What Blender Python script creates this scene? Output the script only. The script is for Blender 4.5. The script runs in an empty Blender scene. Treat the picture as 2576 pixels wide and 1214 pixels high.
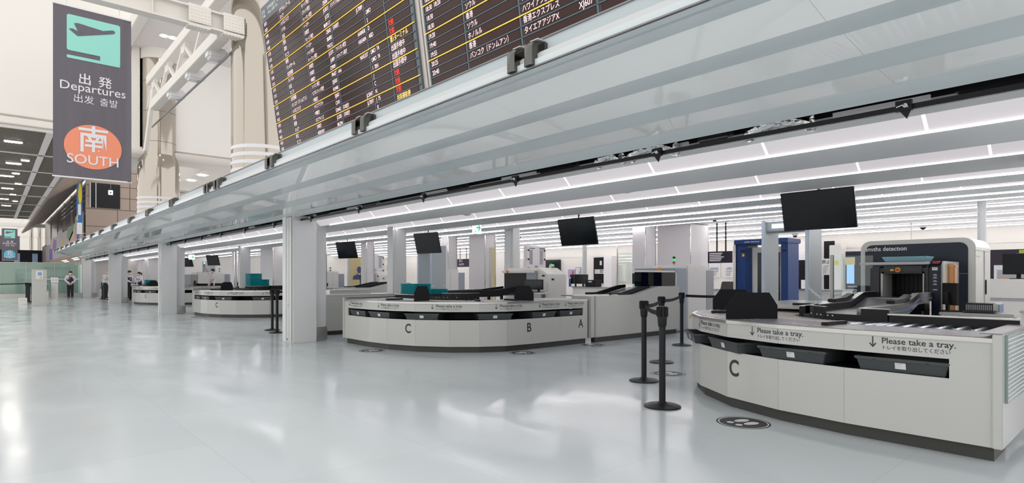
import bpy, bmesh, math, random
from mathutils import Vector, Matrix
random.seed(7)
S = bpy.context.scene
COL = S.collection
# ------------------------------------------------------------------ camera
EYE = 1.25
F_PX, CX_PX, HOR_PX = 1472.0, 1288.0, 697.0          # measured on the 2576 x 1214 frame
_n = math.hypot(1311, 1472); SN, CS = 1311 / _n, 1472 / _n
cam = bpy.data.cameras.new('camera'); cam_o = bpy.data.objects.new('camera', cam); COL.objects.link(cam_o)
cam.sensor_width = 36.0; cam.lens = 36.0 * F_PX / 2576; cam.shift_y = 90.0 / 2576
cam.clip_start = 0.05; cam.clip_end = 400
cam_o.location = (0, 0, EYE); cam_o.rotation_euler = (math.pi / 2, 0, -math.asin(SN))
S.camera = cam_o
# ------------------------------------------------------------------ daylight of the tall hall, exposure
W = bpy.data.worlds.new('hall_daylight'); S.world = W; W.use_nodes = True
W.node_tree.nodes['Background'].inputs[0].default_value = (1.0, 0.985, 0.965, 1)
W.node_tree.nodes['Background'].inputs[1].default_value = 0.97
S.view_settings.view_transform = 'Standard'; S.view_settings.look = 'None'
S.view_settings.gamma = 1; S.view_settings.use_curve_mapping = False
S.view_settings.exposure = 0.52
S.cycles.max_bounces = 8; S.cycles.diffuse_bounces = 4; S.cycles.glossy_bounces = 4
S.cycles.transparent_max_bounces = 12
S.cycles.use_denoising = True
try: S.cycles.sample_clamp_indirect = 6
except Exception: pass
# ------------------------------------------------------------------ measuring: frame pixel -> place
def ray(px, py=HOR_PX):
    r = (px - CX_PX) / F_PX
    return (CS * r + SN, -SN * r + CS, -(py - HOR_PX) / F_PX)
def at_x(px, X):                      # y of the point seen at px on the plane x = X
    d = ray(px); return X * d[1] / d[0]
def at_y(px, Y):
    d = ray(px); return Y * d[0] / d[1]
def at_t(px, t): d = ray(px); return d[0] * t, d[1] * t
def z_t(py, t): return EYE - (py - HOR_PX) / F_PX * t
def dist(x, y): return SN * x + CS * y
# ------------------------------------------------------------------ materials
MATS = {}
def mat(name, col, rough=0.5, metal=0.0, emit=0.0, spec=0.5, coat=0.0, ecol=None):
    if name in MATS: return MATS[name]
    m = bpy.data.materials.new(name); m.use_nodes = True
    b = m.node_tree.nodes['Principled BSDF']
    b.inputs['Base Color'].default_value = (*col, 1); b.inputs['Roughness'].default_value = rough
    b.inputs['Metallic'].default_value = metal
    b.inputs['Specular IOR Level'].default_value = spec
    b.inputs['Coat Weight'].default_value = coat; b.inputs['Coat Roughness'].default_value = 0.04
    if emit:
        b.inputs['Emission Color'].default_value = (*(ecol or col), 1); b.inputs['Emission Strength'].default_value = emit
    MATS[name] = m; return m
def bsdf(m): return m.node_tree.nodes['Principled BSDF']
def vary(m, scale=4.0, amount=0.06, rough=0.0, stretch=(1, 1, 1), bump=0.0):
    """soft procedural variation of colour / roughness / relief, in object space"""
    nt = m.node_tree; b = bsdf(m)
    tc = nt.nodes.new('ShaderNodeTexCoord'); mp = nt.nodes.new('ShaderNodeMapping')
    mp.inputs['Scale'].default_value = stretch
    nz = nt.nodes.new('ShaderNodeTexNoise'); nz.inputs['Scale'].default_value = scale; nz.inputs['Detail'].default_value = 4
    nt.links.new(tc.outputs['Object'], mp.inputs[0]); nt.links.new(mp.outputs[0], nz.inputs['Vector'])
    c = b.inputs['Base Color'].default_value[:3]
    rp = nt.nodes.new('ShaderNodeValToRGB')
    rp.color_ramp.elements[0].position = 0.3; rp.color_ramp.elements[1].position = 0.7
    rp.color_ramp.elements[0].color = (*[v * (1 - amount) for v in c], 1)
    rp.color_ramp.elements[1].color = (*[min(1, v * (1 + amount)) for v in c], 1)
    nt.links.new(nz.outputs['Fac'], rp.inputs[0]); nt.links.new(rp.outputs[0], b.inputs['Base Color'])
    if rough:
        mr = nt.nodes.new('ShaderNodeMapRange'); r0 = b.inputs['Roughness'].default_value
        mr.inputs['To Min'].default_value = max(0.02, r0 - rough); mr.inputs['To Max'].default_value = r0 + rough
        nt.links.new(nz.outputs['Fac'], mr.inputs['Value']); nt.links.new(mr.outputs[0], b.inputs['Roughness'])
    if bump:
        bp = nt.nodes.new('ShaderNodeBump'); bp.inputs['Strength'].default_value = bump; bp.inputs['Distance'].default_value = 0.02
        nt.links.new(nz.outputs['Fac'], bp.inputs['Height']); nt.links.new(bp.outputs[0], b.inputs['Normal'])
    return m
def glass(name, tint, rough=0.02, body=0.0, bcol=(0.8, 0.9, 0.88)):
    m = bpy.data.materials.new(name); m.use_nodes = True; nt = m.node_tree; nt.nodes.clear()
    out = nt.nodes.new('ShaderNodeOutputMaterial'); tr = nt.nodes.new('ShaderNodeBsdfTransparent')
    gl = nt.nodes.new('ShaderNodeBsdfGlossy'); gl.inputs['Roughness'].default_value = rough
    tr.inputs[0].default_value = (*tint, 1)
    fr = nt.nodes.new('ShaderNodeFresnel'); fr.inputs[0].default_value = 1.5
    mx = nt.nodes.new('ShaderNodeMixShader'); nt.links.new(fr.outputs[0], mx.inputs[0])
    src = tr
    if body:
        df = nt.nodes.new('ShaderNodeBsdfDiffuse'); df.inputs[0].default_value = (*bcol, 1)
        m2 = nt.nodes.new('ShaderNodeMixShader'); m2.inputs[0].default_value = body
        nt.links.new(tr.outputs[0], m2.inputs[1]); nt.links.new(df.outputs[0], m2.inputs[2]); src = m2
    nt.links.new(src.outputs[0], mx.inputs[1]); nt.links.new(gl.outputs[0], mx.inputs[2])
    nt.links.new(mx.outputs[0], out.inputs[0]); MATS[name] = m; return m
M = {}
M['white'] = vary(mat('white_panel', (0.58, 0.58, 0.55), 0.2, spec=0.5), 1.2, 0.015)
M['soffit'] = vary(mat('glossy_soffit', (0.95, 0.955, 0.955), 0.03, spec=1.0), 0.5, 0.03, bump=0.04)
M['band'] = vary(mat('soffit_band', (0.64, 0.695, 0.715), 0.25, spec=0.5), 0.6, 0.04, stretch=(6, 0.2, 6))
M['plank'] = vary(mat('ceiling_plank', (0.86, 0.87, 0.88), 0.42), 0.5, 0.02)
M['colwhite'] = vary(mat('column_white', (0.71, 0.715, 0.72), 0.3), 0.8, 0.015)
M['lum'] = mat('luminous_panel', (0.22, 0.21, 0.22), 0.5, emit=0.35, ecol=(1.0, 0.95, 0.975))
M['lumedge'] = mat('luminous_edge', (1, 1, 1), 0.4, emit=34, ecol=(1.0, 0.955, 0.965))  # white panel frame edge, strong glow added to light the hall
M['lumedge_front'] = mat('luminous_edge_front', (1, 1, 1), 0.4, emit=14, ecol=(1.0, 0.955, 0.965))  # same added glow, weaker on the two front strips
M['lumseam'] = mat('luminous_seam', (.9, .9, .9), 0.4, emit=0.9, ecol=(1.0, 0.98, 0.985))
M['lumline'] = mat('luminous_line', (1, 1, 1), 0.4, emit=8.0, ecol=(1.0, 0.97, 0.965))
M['down'] = mat('downlight_glow', (1, 1, 1), 0.4, emit=30.0, ecol=(1.0, 0.94, 0.86))
M['black'] = mat('black_plastic', (0.010, 0.010, 0.012), 0.42, spec=0.3)
M['blackmat'] = mat('black_matt', (0.010, 0.010, 0.013), 0.6, spec=0.18)
M['hood'] = mat('hood_grey', (0.045, 0.045, 0.052), 0.4, spec=0.35)
M['kick'] = mat('dark_kick', (0.045, 0.043, 0.04), 0.45)
M['screen'] = mat('screen_glass', (0.010, 0.012, 0.016), 0.14, spec=0.35)
M['ink'] = mat('dark_ink', (0.035, 0.036, 0.037), 0.5)
M['steel'] = vary(mat('brushed_steel', (0.55, 0.54, 0.51), 0.28, 1.0), 3, 0.06, stretch=(1, 1, 30))
M['jaw'] = mat('dark_chrome', (0.13, 0.127, 0.12), 0.2, 1.0)
M['bumper'] = mat('bumper_white', (0.60, 0.61, 0.615), 0.35)
M['fascia'] = mat('fascia_grey', (0.47, 0.53, 0.55), 0.35)
M['chrome'] = mat('chrome', (0.62, 0.61, 0.58), 0.12, 1.0)
M['foil'] = vary(mat('foil', (0.75, 0.75, 0.76), 0.22, 1.0), 9, 0.1, bump=1.0)
M['roller'] = mat('roller_metal', (0.42, 0.48, 0.55), 0.25, 0.9)
M['rollerb'] = mat('roller_beige', (0.55, 0.50, 0.46), 0.35, 0.2)
M['mat'] = vary(mat('counter_mat', (0.25, 0.235, 0.25), 0.38), 3, 0.05)
M['belt'] = vary(mat('belt_dark', (0.06, 0.058, 0.068), 0.35), 2, 0.1)
M['gunmetal'] = mat('gunmetal', (0.23, 0.23, 0.24), 0.25, 0.9)
M['navy'] = mat('navy', (0.011, 0.017, 0.032), 0.3, spec=0.3)
M['blue'] = mat('machine_blue', (0.012, 0.05, 0.20), 0.4, spec=0.3)
M['cream'] = vary(mat('cream_wall', (0.80, 0.765, 0.72), 0.5), 0.3, 0.02)
M['machine'] = mat('machine_cream', (0.86, 0.835, 0.80), 0.35)
M['greyblue'] = mat('grey_blue', (0.36, 0.40, 0.47), 0.35)
M['arch'] = mat('arch_grey', (0.42, 0.47, 0.50), 0.35)
M['archlt'] = mat('arch_light', (0.56, 0.63, 0.74), 0.35)
M['grey'] = mat('mid_grey', (0.40, 0.40, 0.42), 0.45)
M['partition'] = vary(mat('partition', (0.88, 0.845, 0.86), 0.45), 0.4, 0.02)
M['teal'] = mat('teal_tray', (0.0, 0.36, 0.42), 0.35)
M['tray'] = mat('tray_grey', (0.055, 0.062, 0.066), 0.38)
M['label'] = mat('paper_label', (0.75, 0.75, 0.75), 0.5)
M['yellow'] = mat('yellow_panel', (0.72, 0.60, 0.32), 0.5)
M['orange'] = mat('orange', (0.85, 0.30, 0.02), 0.4)
M['red'] = mat('red_plastic', (0.45, 0.02, 0.03), 0.35)
M['gold'] = mat('bronze', (0.55, 0.27, 0.12), 0.3, 0.5)
M['signw'] = mat('sign_white', (0.8, 0.85, 0.85), 0.4, emit=0.75, ecol=(0.92, 1, 0.98))
M['signg'] = mat('sign_green', (0.02, 0.45, 0.2), 0.4, emit=0.35, ecol=(0.05, 0.75, 0.35))
M['lampg'] = mat('lamp_green', (0.02, 0.4, 0.12), 0.3, emit=0.5, ecol=(0.05, 0.8, 0.25))
M['lampr'] = mat('lamp_red', (0.45, 0.05, 0.04), 0.3)
M['glass'] = glass('clear_glass', (0.93, 0.97, 0.96))
M['gglass'] = glass('green_glass', (0.66, 0.82, 0.77), 0.03, 0.34, (0.60, 0.76, 0.70))
M['fglass'] = glass('frosted_green_glass', (0.75, 0.9, 0.88), 0.08, 0.45, (0.62, 0.78, 0.75))
M['beam'] = vary(mat('painted_steel', (0.80, 0.765, 0.715), 0.45), 0.6, 0.02)
M['hallceil'] = mat('hall_ceiling', (0.80, 0.755, 0.75), 0.6)
M['darkceil'] = mat('slatted_ceiling', (0.16, 0.14, 0.115), 0.6)
M['brown'] = vary(mat('brown_stone', (0.36, 0.28, 0.235), 0.45), 0.4, 0.06)
M['joint'] = mat('joint_dark', (0.08, 0.065, 0.055), 0.7)
M['mirror'] = mat('mirror_cladding', (0.47, 0.43, 0.375), 0.10, 0.85)
M['banner'] = vary(mat('banner_cloth', (0.145, 0.13, 0.155), 0.6), 1.5, 0.06, stretch=(5, 1, 0.4))
M['mint'] = mat('banner_mint', (0.33, 0.76, 0.66), 0.6)
M['coral'] = mat('banner_coral', (0.95, 0.32, 0.19), 0.6)
M['bwhite'] = mat('banner_white', (0.84, 0.83, 0.85), 0.6)
M['cyan'] = mat('banner_cyan', (0.10, 0.55, 0.75), 0.6)
M['skin'] = mat('skin', (0.62, 0.38, 0.27), 0.55)
M['hair'] = mat('dark_hair', (0.02, 0.015, 0.013), 0.5)
M['shirt'] = mat('white_shirt', (0.72, 0.70, 0.74), 0.7)
M['vest'] = mat('dark_vest', (0.03, 0.02, 0.035), 0.7)
M['trousers'] = mat('black_trousers', (0.012, 0.012, 0.016), 0.7)
M['mask'] = mat('face_mask', (0.85, 0.84, 0.84), 0.7)
# ------------------------------------------------------------------ mesh builder
class MB:
    def __init__(s): s.v = []; s.f = []
    def add(s, vs, fs):
        n = len(s.v); s.v += [Vector(p) for p in vs]; s.f += [tuple(i + n for i in f) for f in fs]; return s
    def box(s, x0, x1, y0, y1, z0, z1):
        return s.add([(x0, y0, z0), (x1, y0, z0), (x1, y1, z0), (x0, y1, z0), (x0, y0, z1), (x1, y0, z1), (x1, y1, z1), (x0, y1, z1)],
                     [(0, 3, 2, 1), (4, 5, 6, 7), (0, 1, 5, 4), (1, 2, 6, 5), (2, 3, 7, 6), (3, 0, 4, 7)])
    def obox(s, o, ux, uy, uz, a, b, c):      # oriented box: corner frame o, axes, (min,max) along each
        o, ux, uy, uz = map(Vector, (o, ux, uy, uz)); P = []
        for k in c:
            for i, j in ((a[0], b[0]), (a[1], b[0]), (a[1], b[1]), (a[0], b[1])): P.append(o + ux * i + uy * j + uz * k)
        return s.add(P, [(0, 3, 2, 1), (4, 5, 6, 7), (0, 1, 5, 4), (1, 2, 6, 5), (2, 3, 7, 6), (3, 0, 4, 7)])
    def prism(s, pts, vec):                   # closed 3d polygon swept along vec
        n = len(pts); vec = Vector(vec); A = [Vector(p) for p in pts]
        return s.add(A + [p + vec for p in A], [tuple(range(n))[::-1], tuple(range(n, 2 * n))] + [(i, (i + 1) % n, n + (i + 1) % n, n + i) for i in range(n)])
    def ring(s, rings, cap=True, close=True):
        n = len(rings[0]); b = len(s.v); fs = []
        for k in range(len(rings) - 1):
            for i in range(n if close else n - 1):
                j = (i + 1) % n; fs.append((k * n + i, k * n + j, (k + 1) * n + j, (k + 1) * n + i))
        if cap: fs.append(tuple(range(n))[::-1]); fs.append(tuple((len(rings) - 1) * n + i for i in range(n)))
        return s.add([p for r in rings for p in r], fs)
    def cyl(s, p0, p1, r0, r1=None, n=12):
        p0, p1 = Vector(p0), Vector(p1); r1 = r0 if r1 is None else r1; d = (p1 - p0).normalized()
        u = d.orthogonal().normalized(); w = d.cross(u)
        f = lambda p, r: [p + (u * math.cos(2 * math.pi * i / n) + w * math.sin(2 * math.pi * i / n)) * r for i in range(n)]
        return s.ring([f(p0, r0), f(p1, r1)])
    def lathe(s, c, prof, n=24):              # prof: (radius, z) about a vertical axis
        c = Vector(c)
        return s.ring([[c + Vector((r * math.cos(2 * math.pi * i / n), r * math.sin(2 * math.pi * i / n), z)) for i in range(n)] for r, z in prof])
    def tube(s, pts, r, n=8):
        pts = [Vector(p) for p in pts]; R = []
        for k, p in enumerate(pts):
            d = (pts[min(k + 1, len(pts) - 1)] - pts[max(k - 1, 0)]).normalized()
            u = Vector((0, 0, 1)) if abs(d.z) < 0.9 else Vector((1, 0, 0)); a = d.cross(u).normalized(); b = a.cross(d)
            R.append([p + (a * math.cos(2 * math.pi * i / n) + b * math.sin(2 * math.pi * i / n)) * r for i in range(n)])
        return s.ring(R)
    def sphere(s, c, r, n=12, sc=(1, 1, 1)):
        c = Vector(c); R = []
        for k in range(1, n // 2):
            t = math.pi * k / (n // 2)
            R.append([c + Vector((r * sc[0] * math.sin(t) * math.cos(2 * math.pi * i / n), r * sc[1] * math.sin(t) * math.sin(2 * math.pi * i / n), -r * sc[2] * math.cos(t))) for i in range(n)])
        return s.ring(R)
    def ribbon(s, A, B, z0, z1):              # solid wall / slab between plan polylines A and B from z0 to z1
        A3 = [Vector((p[0], p[1], 0)) for p in A]; B3 = [Vector((p[0], p[1], 0)) for p in B]
        return s.ring([[a + Vector((0, 0, z0)), b + Vector((0, 0, z0)), b + Vector((0, 0, z1)), a + Vector((0, 0, z1))] for a, b in zip(A3, B3)])
    def build(s, name, m, parent=None, smooth=False, bevel=0.0, label=None, seg=2):
        me = bpy.data.meshes.new(name); off = parent_origin(parent)
        me.from_pydata([tuple(p - off) for p in s.v], [], s.f); me.update()
        bm = bmesh.new(); bm.from_mesh(me); bmesh.ops.recalc_face_normals(bm, faces=bm.faces)
        if bevel:
            bmesh.ops.bevel(bm, geom=[e for e in bm.edges if len(e.link_faces) == 2 and e.calc_face_angle(0) > 0.5], offset=bevel, segments=seg, affect='EDGES', clamp_overlap=True)
        bm.to_mesh(me); bm.free()
        for mm in (m if isinstance(m, (list, tuple)) else [m]): me.materials.append(mm)
        if smooth:
            me.polygons.foreach_set('use_smooth', [True] * len(me.polygons))
            try: me.set_sharp_from_angle(angle=math.radians(40))
            except Exception: pass
        return link(name, me, parent, label)
def parent_origin(p):
    v = Vector((0, 0, 0))
    while p is not None: v += p.location; p = p.parent
    return v
def link(name, me, parent=None, label=None):
    o = bpy.data.objects.new(name, me); COL.objects.link(o)
    if parent is not None: o.parent = parent
    if label: o['label'] = label
    return o
def tag(o, label, cat, group=None, kind=None):
    o['label'] = label; o['category'] = cat
    if group: o['group'] = group
    if kind: o['kind'] = kind
    return o
def thing(name, loc, label, cat, group=None):
    o = bpy.data.objects.new(name, None); o.empty_display_size = 0.1; COL.objects.link(o); o.location = loc
    return tag(o, label, cat, group)
def struct(o): o['kind'] = 'structure'; return o
def kids(o): return [c for c in COL.objects if c.parent == o]
def copy_tree(o, delta=(0, 0, 0), parent=None, label=None):
    c = o.copy(); COL.objects.link(c)
    if parent is not None: c.parent = parent
    else: c.location = o.location + Vector(delta)
    if label: c['label'] = label
    for k in list(o.children): copy_tree(k, parent=c)
    return c
# ------------------------------------------------------------------ lettering
_tc = {}
def glyphs(body, bold=0.0, align='LEFT', space=1.0):
    key = (body, bold, align, space)
    if key not in _tc:
        cu = bpy.data.curves.new('lettering', 'FONT'); cu.body = body; cu.size = 1; cu.offset = bold
        cu.align_x = align; cu.resolution_u = 7 if bold > .015 else 3; cu.space_character = space
        o = bpy.data.objects.new('lettering', cu); COL.objects.link(o)
        me = o.evaluated_get(bpy.context.evaluated_depsgraph_get()).to_mesh()
        _tc[key] = ([v.co.copy() for v in me.vertices], [tuple(p.vertices) for p in me.polygons])
        bpy.data.objects.remove(o); bpy.data.curves.remove(cu)
    return _tc[key]
def write(mb, body, o, ux, uy, size, bold=0.0, align='LEFT', sx=1.0, space=1.0):
    """flat letters laid on the surface at o, running along ux with uy as their up"""
    v, f = glyphs(body, bold, align, space); o, ux, uy = Vector(o), Vector(ux).normalized(), Vector(uy).normalized()
    mb.add([o + ux * (p.x * size * sx) + uy * (p.y * size) for p in v], f); return mb
def shape(mb, pts, o, ux, uy, s=1.0):
    o, ux, uy = Vector(o), Vector(ux), Vector(uy)
    mb.add([o + ux * (p[0] * s) + uy * (p[1] * s) for p in pts], [tuple(range(len(pts)))]); return mb
def disc(r, n=32, c=(0, 0), e=1.0): return [(c[0] + r * math.cos(2 * math.pi * i / n), c[1] + r * e * math.sin(2 * math.pi * i / n)) for i in range(n)]
# ================================================================== SETTING
def floor_material():
    m = mat('waxed_floor', (0.8, 0.84, 0.85), 0.10, spec=0.11); nt = m.node_tree; b = bsdf(m); L = nt.links
    tc = nt.nodes.new('ShaderNodeTexCoord')
    def noise(scale, st, det=3):
        mp = nt.nodes.new('ShaderNodeMapping'); mp.inputs['Scale'].default_value = st; L.new(tc.outputs['Object'], mp.inputs[0])
        n = nt.nodes.new('ShaderNodeTexNoise'); n.inputs['Scale'].default_value = scale; n.inputs['Detail'].default_value = det
        L.new(mp.outputs[0], n.inputs['Vector']); return n
    br = nt.nodes.new('ShaderNodeTexBrick'); br.offset = 0.0
    for k, v in (('Scale', 1.0), ('Brick Width', 1.2), ('Row Height', 1.2), ('Mortar Size', 0.003)): br.inputs[k].default_value = v
    br.inputs['Color1'].default_value = (0.60, 0.64, 0.658, 1); br.inputs['Color2'].default_value = (0.575, 0.615, 0.634, 1); br.inputs['Mortar'].default_value = (0.53, 0.565, 0.575, 1)
    L.new(tc.outputs['Object'], br.inputs['Vector'])
    n1 = noise(0.7, (1, 1, 1), 5); mix = nt.nodes.new('ShaderNodeMixRGB'); mix.blend_type = 'MULTIPLY'; mix.inputs[0].default_value = 1.0
    rp = nt.nodes.new('ShaderNodeValToRGB'); rp.color_ramp.elements[0].color = (0.93, 0.94, 0.94, 1); rp.color_ramp.elements[1].color = (1.05, 1.05, 1.05, 1)
    L.new(n1.outputs['Fac'], rp.inputs[0]); L.new(br.outputs['Color'], mix.inputs[1]); L.new(rp.outputs[0], mix.inputs[2]); L.new(mix.outputs[0], b.inputs['Base Color'])
    n2 = noise(1.6, (1, 0.5, 1), 6); mr = nt.nodes.new('ShaderNodeMapRange'); mr.inputs['From Min'].default_value = 0.35; mr.inputs['From Max'].default_value = 0.68
    mr.inputs['To Min'].default_value = 0.09; mr.inputs['To Max'].default_value = 0.24
    L.new(n2.outputs['Fac'], mr.inputs['Value']); L.new(mr.outputs[0], b.inputs['Roughness'])
    n3 = noise(2.2, (1, 1, 1), 2); bp = nt.nodes.new('ShaderNodeBump'); bp.inputs['Strength'].default_value = 0.025; bp.inputs['Distance'].default_value = 0.02
    L.new(n3.outputs['Fac'], bp.inputs['Height']); L.new(bp.outputs[0], b.inputs['Normal']); return m
FLOOR = floor_material()
struct(MB().box(-14, 28, -5, 110, -0.2, 0).build('floor', FLOOR))
# ---- sawtooth ceiling of the security hall: planks rise inwards, luminous risers between
CEIL0, CRISE, Y0, Y1 = EYE + 0.839, 0.06, -4.48, 46.0
tops = [4.75, 6.95, 9.40, 11.62, 13.85, 16.05]
ztop = lambda x: CEIL0 + CRISE * x
RW, RH = 0.125, 0.115                           # a riser's depth and drop
mb = MB()
mb.prism([(4.62, Y0, ztop(4.75)), (4.62, Y0, ztop(4.75) - 0.045), (4.74, Y0, ztop(4.75) + .0), (4.74, Y0, ztop(4.75) + .03)], (0, Y1 - Y0, 0))
for k, x in enumerate(tops):
    xa, za = x + RW, ztop(x) - RH
    xb = tops[k + 1] if k < 5 else 16.9
    zb = ztop(xb) if k < 5 else 3.05
    xm, zm = xa + (xb - xa) * 0.42, za + 0.012
    mb.prism([(xa, Y0, za), (xm, Y0, zm), (xb, Y0, zb), (xb, Y0, zb + .05), (xa, Y0, za + .05)], (0, Y1 - Y0, 0))
struct(mb.build('ceiling', M['plank']))
struct(MB().box(16.9, 28, Y0, Y1, 3.06, 3.15).build('ceiling_rear', M['partition']))
ordn = ['first', 'second', 'third', 'fourth', 'fifth', 'sixth']
for k, x in enumerate(tops):
    t = thing('ceiling_light', (x, 20, ztop(x)), ordn[k] + ' long strip of slanted luminous ceiling panels counted inwards from the black beam', 'ceiling light', 'luminous ceiling strips')
    n = 45; p = 1.12
    for i in range(n):
        ya = Y0 + i * p
        mbp = MB().prism([(x + .003, ya + .012, ztop(x)), (x + RW, ya + .012, ztop(x) - RH), (x + RW, ya + .012, ztop(x) - RH + .03), (x + .03, ya + .012, ztop(x))], (0, p - .024, 0))
        mbp.build('diffuser_panel', M['lum'], t)
    mbp = MB()
    for i in range(n + 1):
        ya = Y0 + i * p
        mbp.prism([(x, ya - .008, ztop(x) + .004), (x + RW, ya - .008, ztop(x) - RH - .002), (x + RW, ya - .008, ztop(x) - RH + .03), (x + .03, ya - .008, ztop(x))], (0, .016, 0))
    mbp.prism([(x + .001, Y0, ztop(x) + .002), (x + .012, Y0, ztop(x) - .004), (x + .02, Y0, ztop(x) + .006)], (0, Y1 - Y0, 0))
    mbp.build('panel_seam', M['lumseam'], t); mbp = MB()
    cuts = [Y0] + ([q for c in (11.0, 22.4, 33.7, 45.0) for q in (c - .25, c + 1.0)] if k == 0 else []) + [Y1]
    for ca, cb_ in zip(cuts[::2], cuts[1::2]):
        if cb_ > ca: MB().prism([(x + RW - .006, ca, ztop(x) - RH - .006), (x + RW + .004, ca, ztop(x) - RH - .006), (x + RW + .004, ca, ztop(x) - RH + .01), (x + RW - .006, ca, ztop(x) - RH + .01)], (0, cb_ - ca, 0)).build('bright_edge', M['lumedge_front' if k < 2 else 'lumedge'], t)  # frame's lower edge line, its added glow brightens the interior
for k, x in enumerate((18.6, 20.9, 23.3, 25.6)):
    t = thing('line_light', (x, 20, 3.05), ['nearest', 'second', 'third', 'farthest'][k] + ' thin white line of light in the flat rear ceiling', 'ceiling light', 'rear line lights')
    MB().box(x - .04, x + .04, Y0, Y1 - .2, 3.005, 3.035).build('diffuser', M['lumline'], t)
    MB().box(x - .06, x + .06, Y0, Y1 - .2, 3.035, 3.058).build('housing', M['partition'], t)
# ---- rear and end walls of the security hall
struct(MB().box(26.32, 26.6, Y0, Y1, 0, 2.45).build('wall_back', M['cream']))
struct(MB().box(4.9, 26.3, 46.0, 46.3, 0, 3.4).build('wall_end', M['cream']))
struct(MB().box(26.3, 27.5, Y0, Y1, 2.45, 3.05).build('trim_1', M['cream']))
# ---- plenum above the canopy gap: dark void, black beam
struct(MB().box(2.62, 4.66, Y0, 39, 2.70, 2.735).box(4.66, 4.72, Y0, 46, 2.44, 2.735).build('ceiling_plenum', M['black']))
BY0, BY1 = -3.6, 45.2
bb = thing('ceiling_beam', (4.58, 20, 2.36), 'long thin black steel beam along the dark gap behind the canopy', 'beam')
MB().box(4.40, 4.43, BY0, BY1, 2.326, 2.361).build('rail', M['black'], bb)
for i in range(26):
    y = -2.6 + 1.867 * i
    x = MB().box(4.37, 4.402, y - .045, y + .045, 2.315, 2.385).prism([(4.37, y - .045, 2.317), (4.37, y + .02, 2.317), (4.37, y - .02, 2.262)], (.012, 0, 0)).build('bracket', M['black'], bb)
    MB().cyl((4.35, y - .015, 2.345), (4.372, y - .015, 2.345), .014).tube([(4.362, y - .03, 2.338), (4.352, y, 2.352), (4.362, y + .035, 2.346)], .008, 6).build('bolt', M['chrome'], x)
bx = [(.4, .5, 'black'), (2.4, .3, 'gunmetal'), (4.1, .55, 'black'), (6.0, .4, 'black'), (8.3, .5, 'gunmetal'), (10.2, .4, 'black'), (13.5, .5, 'black'), (17, .6, 'black')]
for k, (y, w, m) in enumerate(bx):
    o = MB().box(4.52, 4.62, y, y + w, 2.395, 2.60).build('duct_box', M[m], bevel=.02)
    tag(o, ['nearest black service box in the dark gap above the canopy edge', 'grey metal service box in the dark gap, second from the right', 'black service box beside the silver duct in the ceiling gap', 'black service box left of the silver duct', 'grey box in the ceiling gap over the middle counter', 'black box in the ceiling gap near the big white column', 'small black box in the ceiling gap beyond the white column', 'farthest black box in the dark ceiling gap'][k], 'service box', 'boxes in the ceiling gap')
    MB().box(4.637, 4.655, y + w + .15, y + w + .75, 2.40, 2.46).build('grey_plate', M['partition'], o)
    MB().box(4.55, 4.575, y + .08, y + .12, 2.60, 2.70).box(4.55, 4.575, y + w - .12, y + w - .08, 2.60, 2.70).build('hanger', M['gunmetal'], o)
def duct(y, w):
    R = []
    for i in range(15):
        s = i / 14; r = .06 + .010 * (i % 2)
        c = Vector((4.56, y + w * s, 2.395 + .07 * math.sin(s * 3.1)))
        R.append([c + Vector((math.cos(a), 0.35 * math.sin(3 * a) * .2, math.sin(a))) * r for a in [2 * math.pi * q / 14 for q in range(14)]])
    return MB().ring(R)
for k, (y, w) in enumerate(((2.92, .5), (1.76, .5), (3.52, .3))):
    tag(duct(y, w).build('foil_duct', M['foil'], smooth=False), ['crinkled silver foil duct showing in the dark ceiling gap', 'second silver foil duct, right of the first in the ceiling gap', 'short end of silver foil duct farthest left in the ceiling gap'][k], 'duct', 'silver foil ducts')
# ---- the long white canopy
CY0, CY1 = -3.36, 39.6
canopy = thing('canopy', (3.4, 18, 2.4), 'long white panelled canopy running over the security entrance', 'canopy')
prof = [(2.494, 2.539), (2.76, 2.561), (3.062, 2.505), (3.29, 2.506), (3.59, 2.474), (3.83, 2.450), (4.15, 2.440), (4.33, 2.395)]
def yend(x): return CY1 + max(0, (x - 2.5)) * 2.7      # the far end is cut on a slant
for k in range(0, 8, 2):
    (xa, za), (xb, zb) = prof[k], prof[k + 1]
    A = [(xa, za), (xb, zb), (xb, zb + .03), (xa, za + .05)]
    MB().ring([[(p[0], CY0, p[1]) for p in A], [(p[0], yend(p[0]), p[1]) for p in A]]).build('soffit_band', M['band'], canopy)
    if k < 6:
        (xc, zc) = prof[k + 2]; zb2 = zb + .004; pw = 2.24
        for i in range(21):
            y0 = CY0 + i * pw; y1 = y0 + pw - .002
            ea, eb = min(y1, yend(xb)), min(y1, yend(xc))
            if y0 > ea - .05: continue
            MB().add([(xb, y0, zb2), (xc, y0, zc), (xc, eb, zc), (xb, ea, zb2), (xb, y0, zb2 + .02), (xc, y0, zc + .02), (xc, eb, zc + .02), (xb, ea, zb2 + .02)],
                     [(0, 3, 2, 1), (4, 5, 6, 7), (0, 1, 5, 4), (1, 2, 6, 5), (2, 3, 7, 6), (3, 0, 4, 7)]).build('soffit_panel', M['soffit'], canopy)
MB().box(2.482, 2.50, CY0, CY1, 2.537, 2.546).box(2.565, 2.58, CY0, CY1, 2.734, 2.743).build('edge_trim', M['gunmetal'], canopy)
MB().box(2.575, 2.60, CY0, CY1, 2.545, 2.735).box(2.50, 2.60, CY0, CY1, 2.546, 2.56).box(2.58, 2.62, CY0, CY1, 2.735, 2.742).build('fascia', M['fascia'], canopy)
MB().box(2.518, 2.575, CY0, CY1, 2.568, 2.640).build('bumper_rail', M['bumper'], canopy, bevel=.012, smooth=True)
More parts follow.
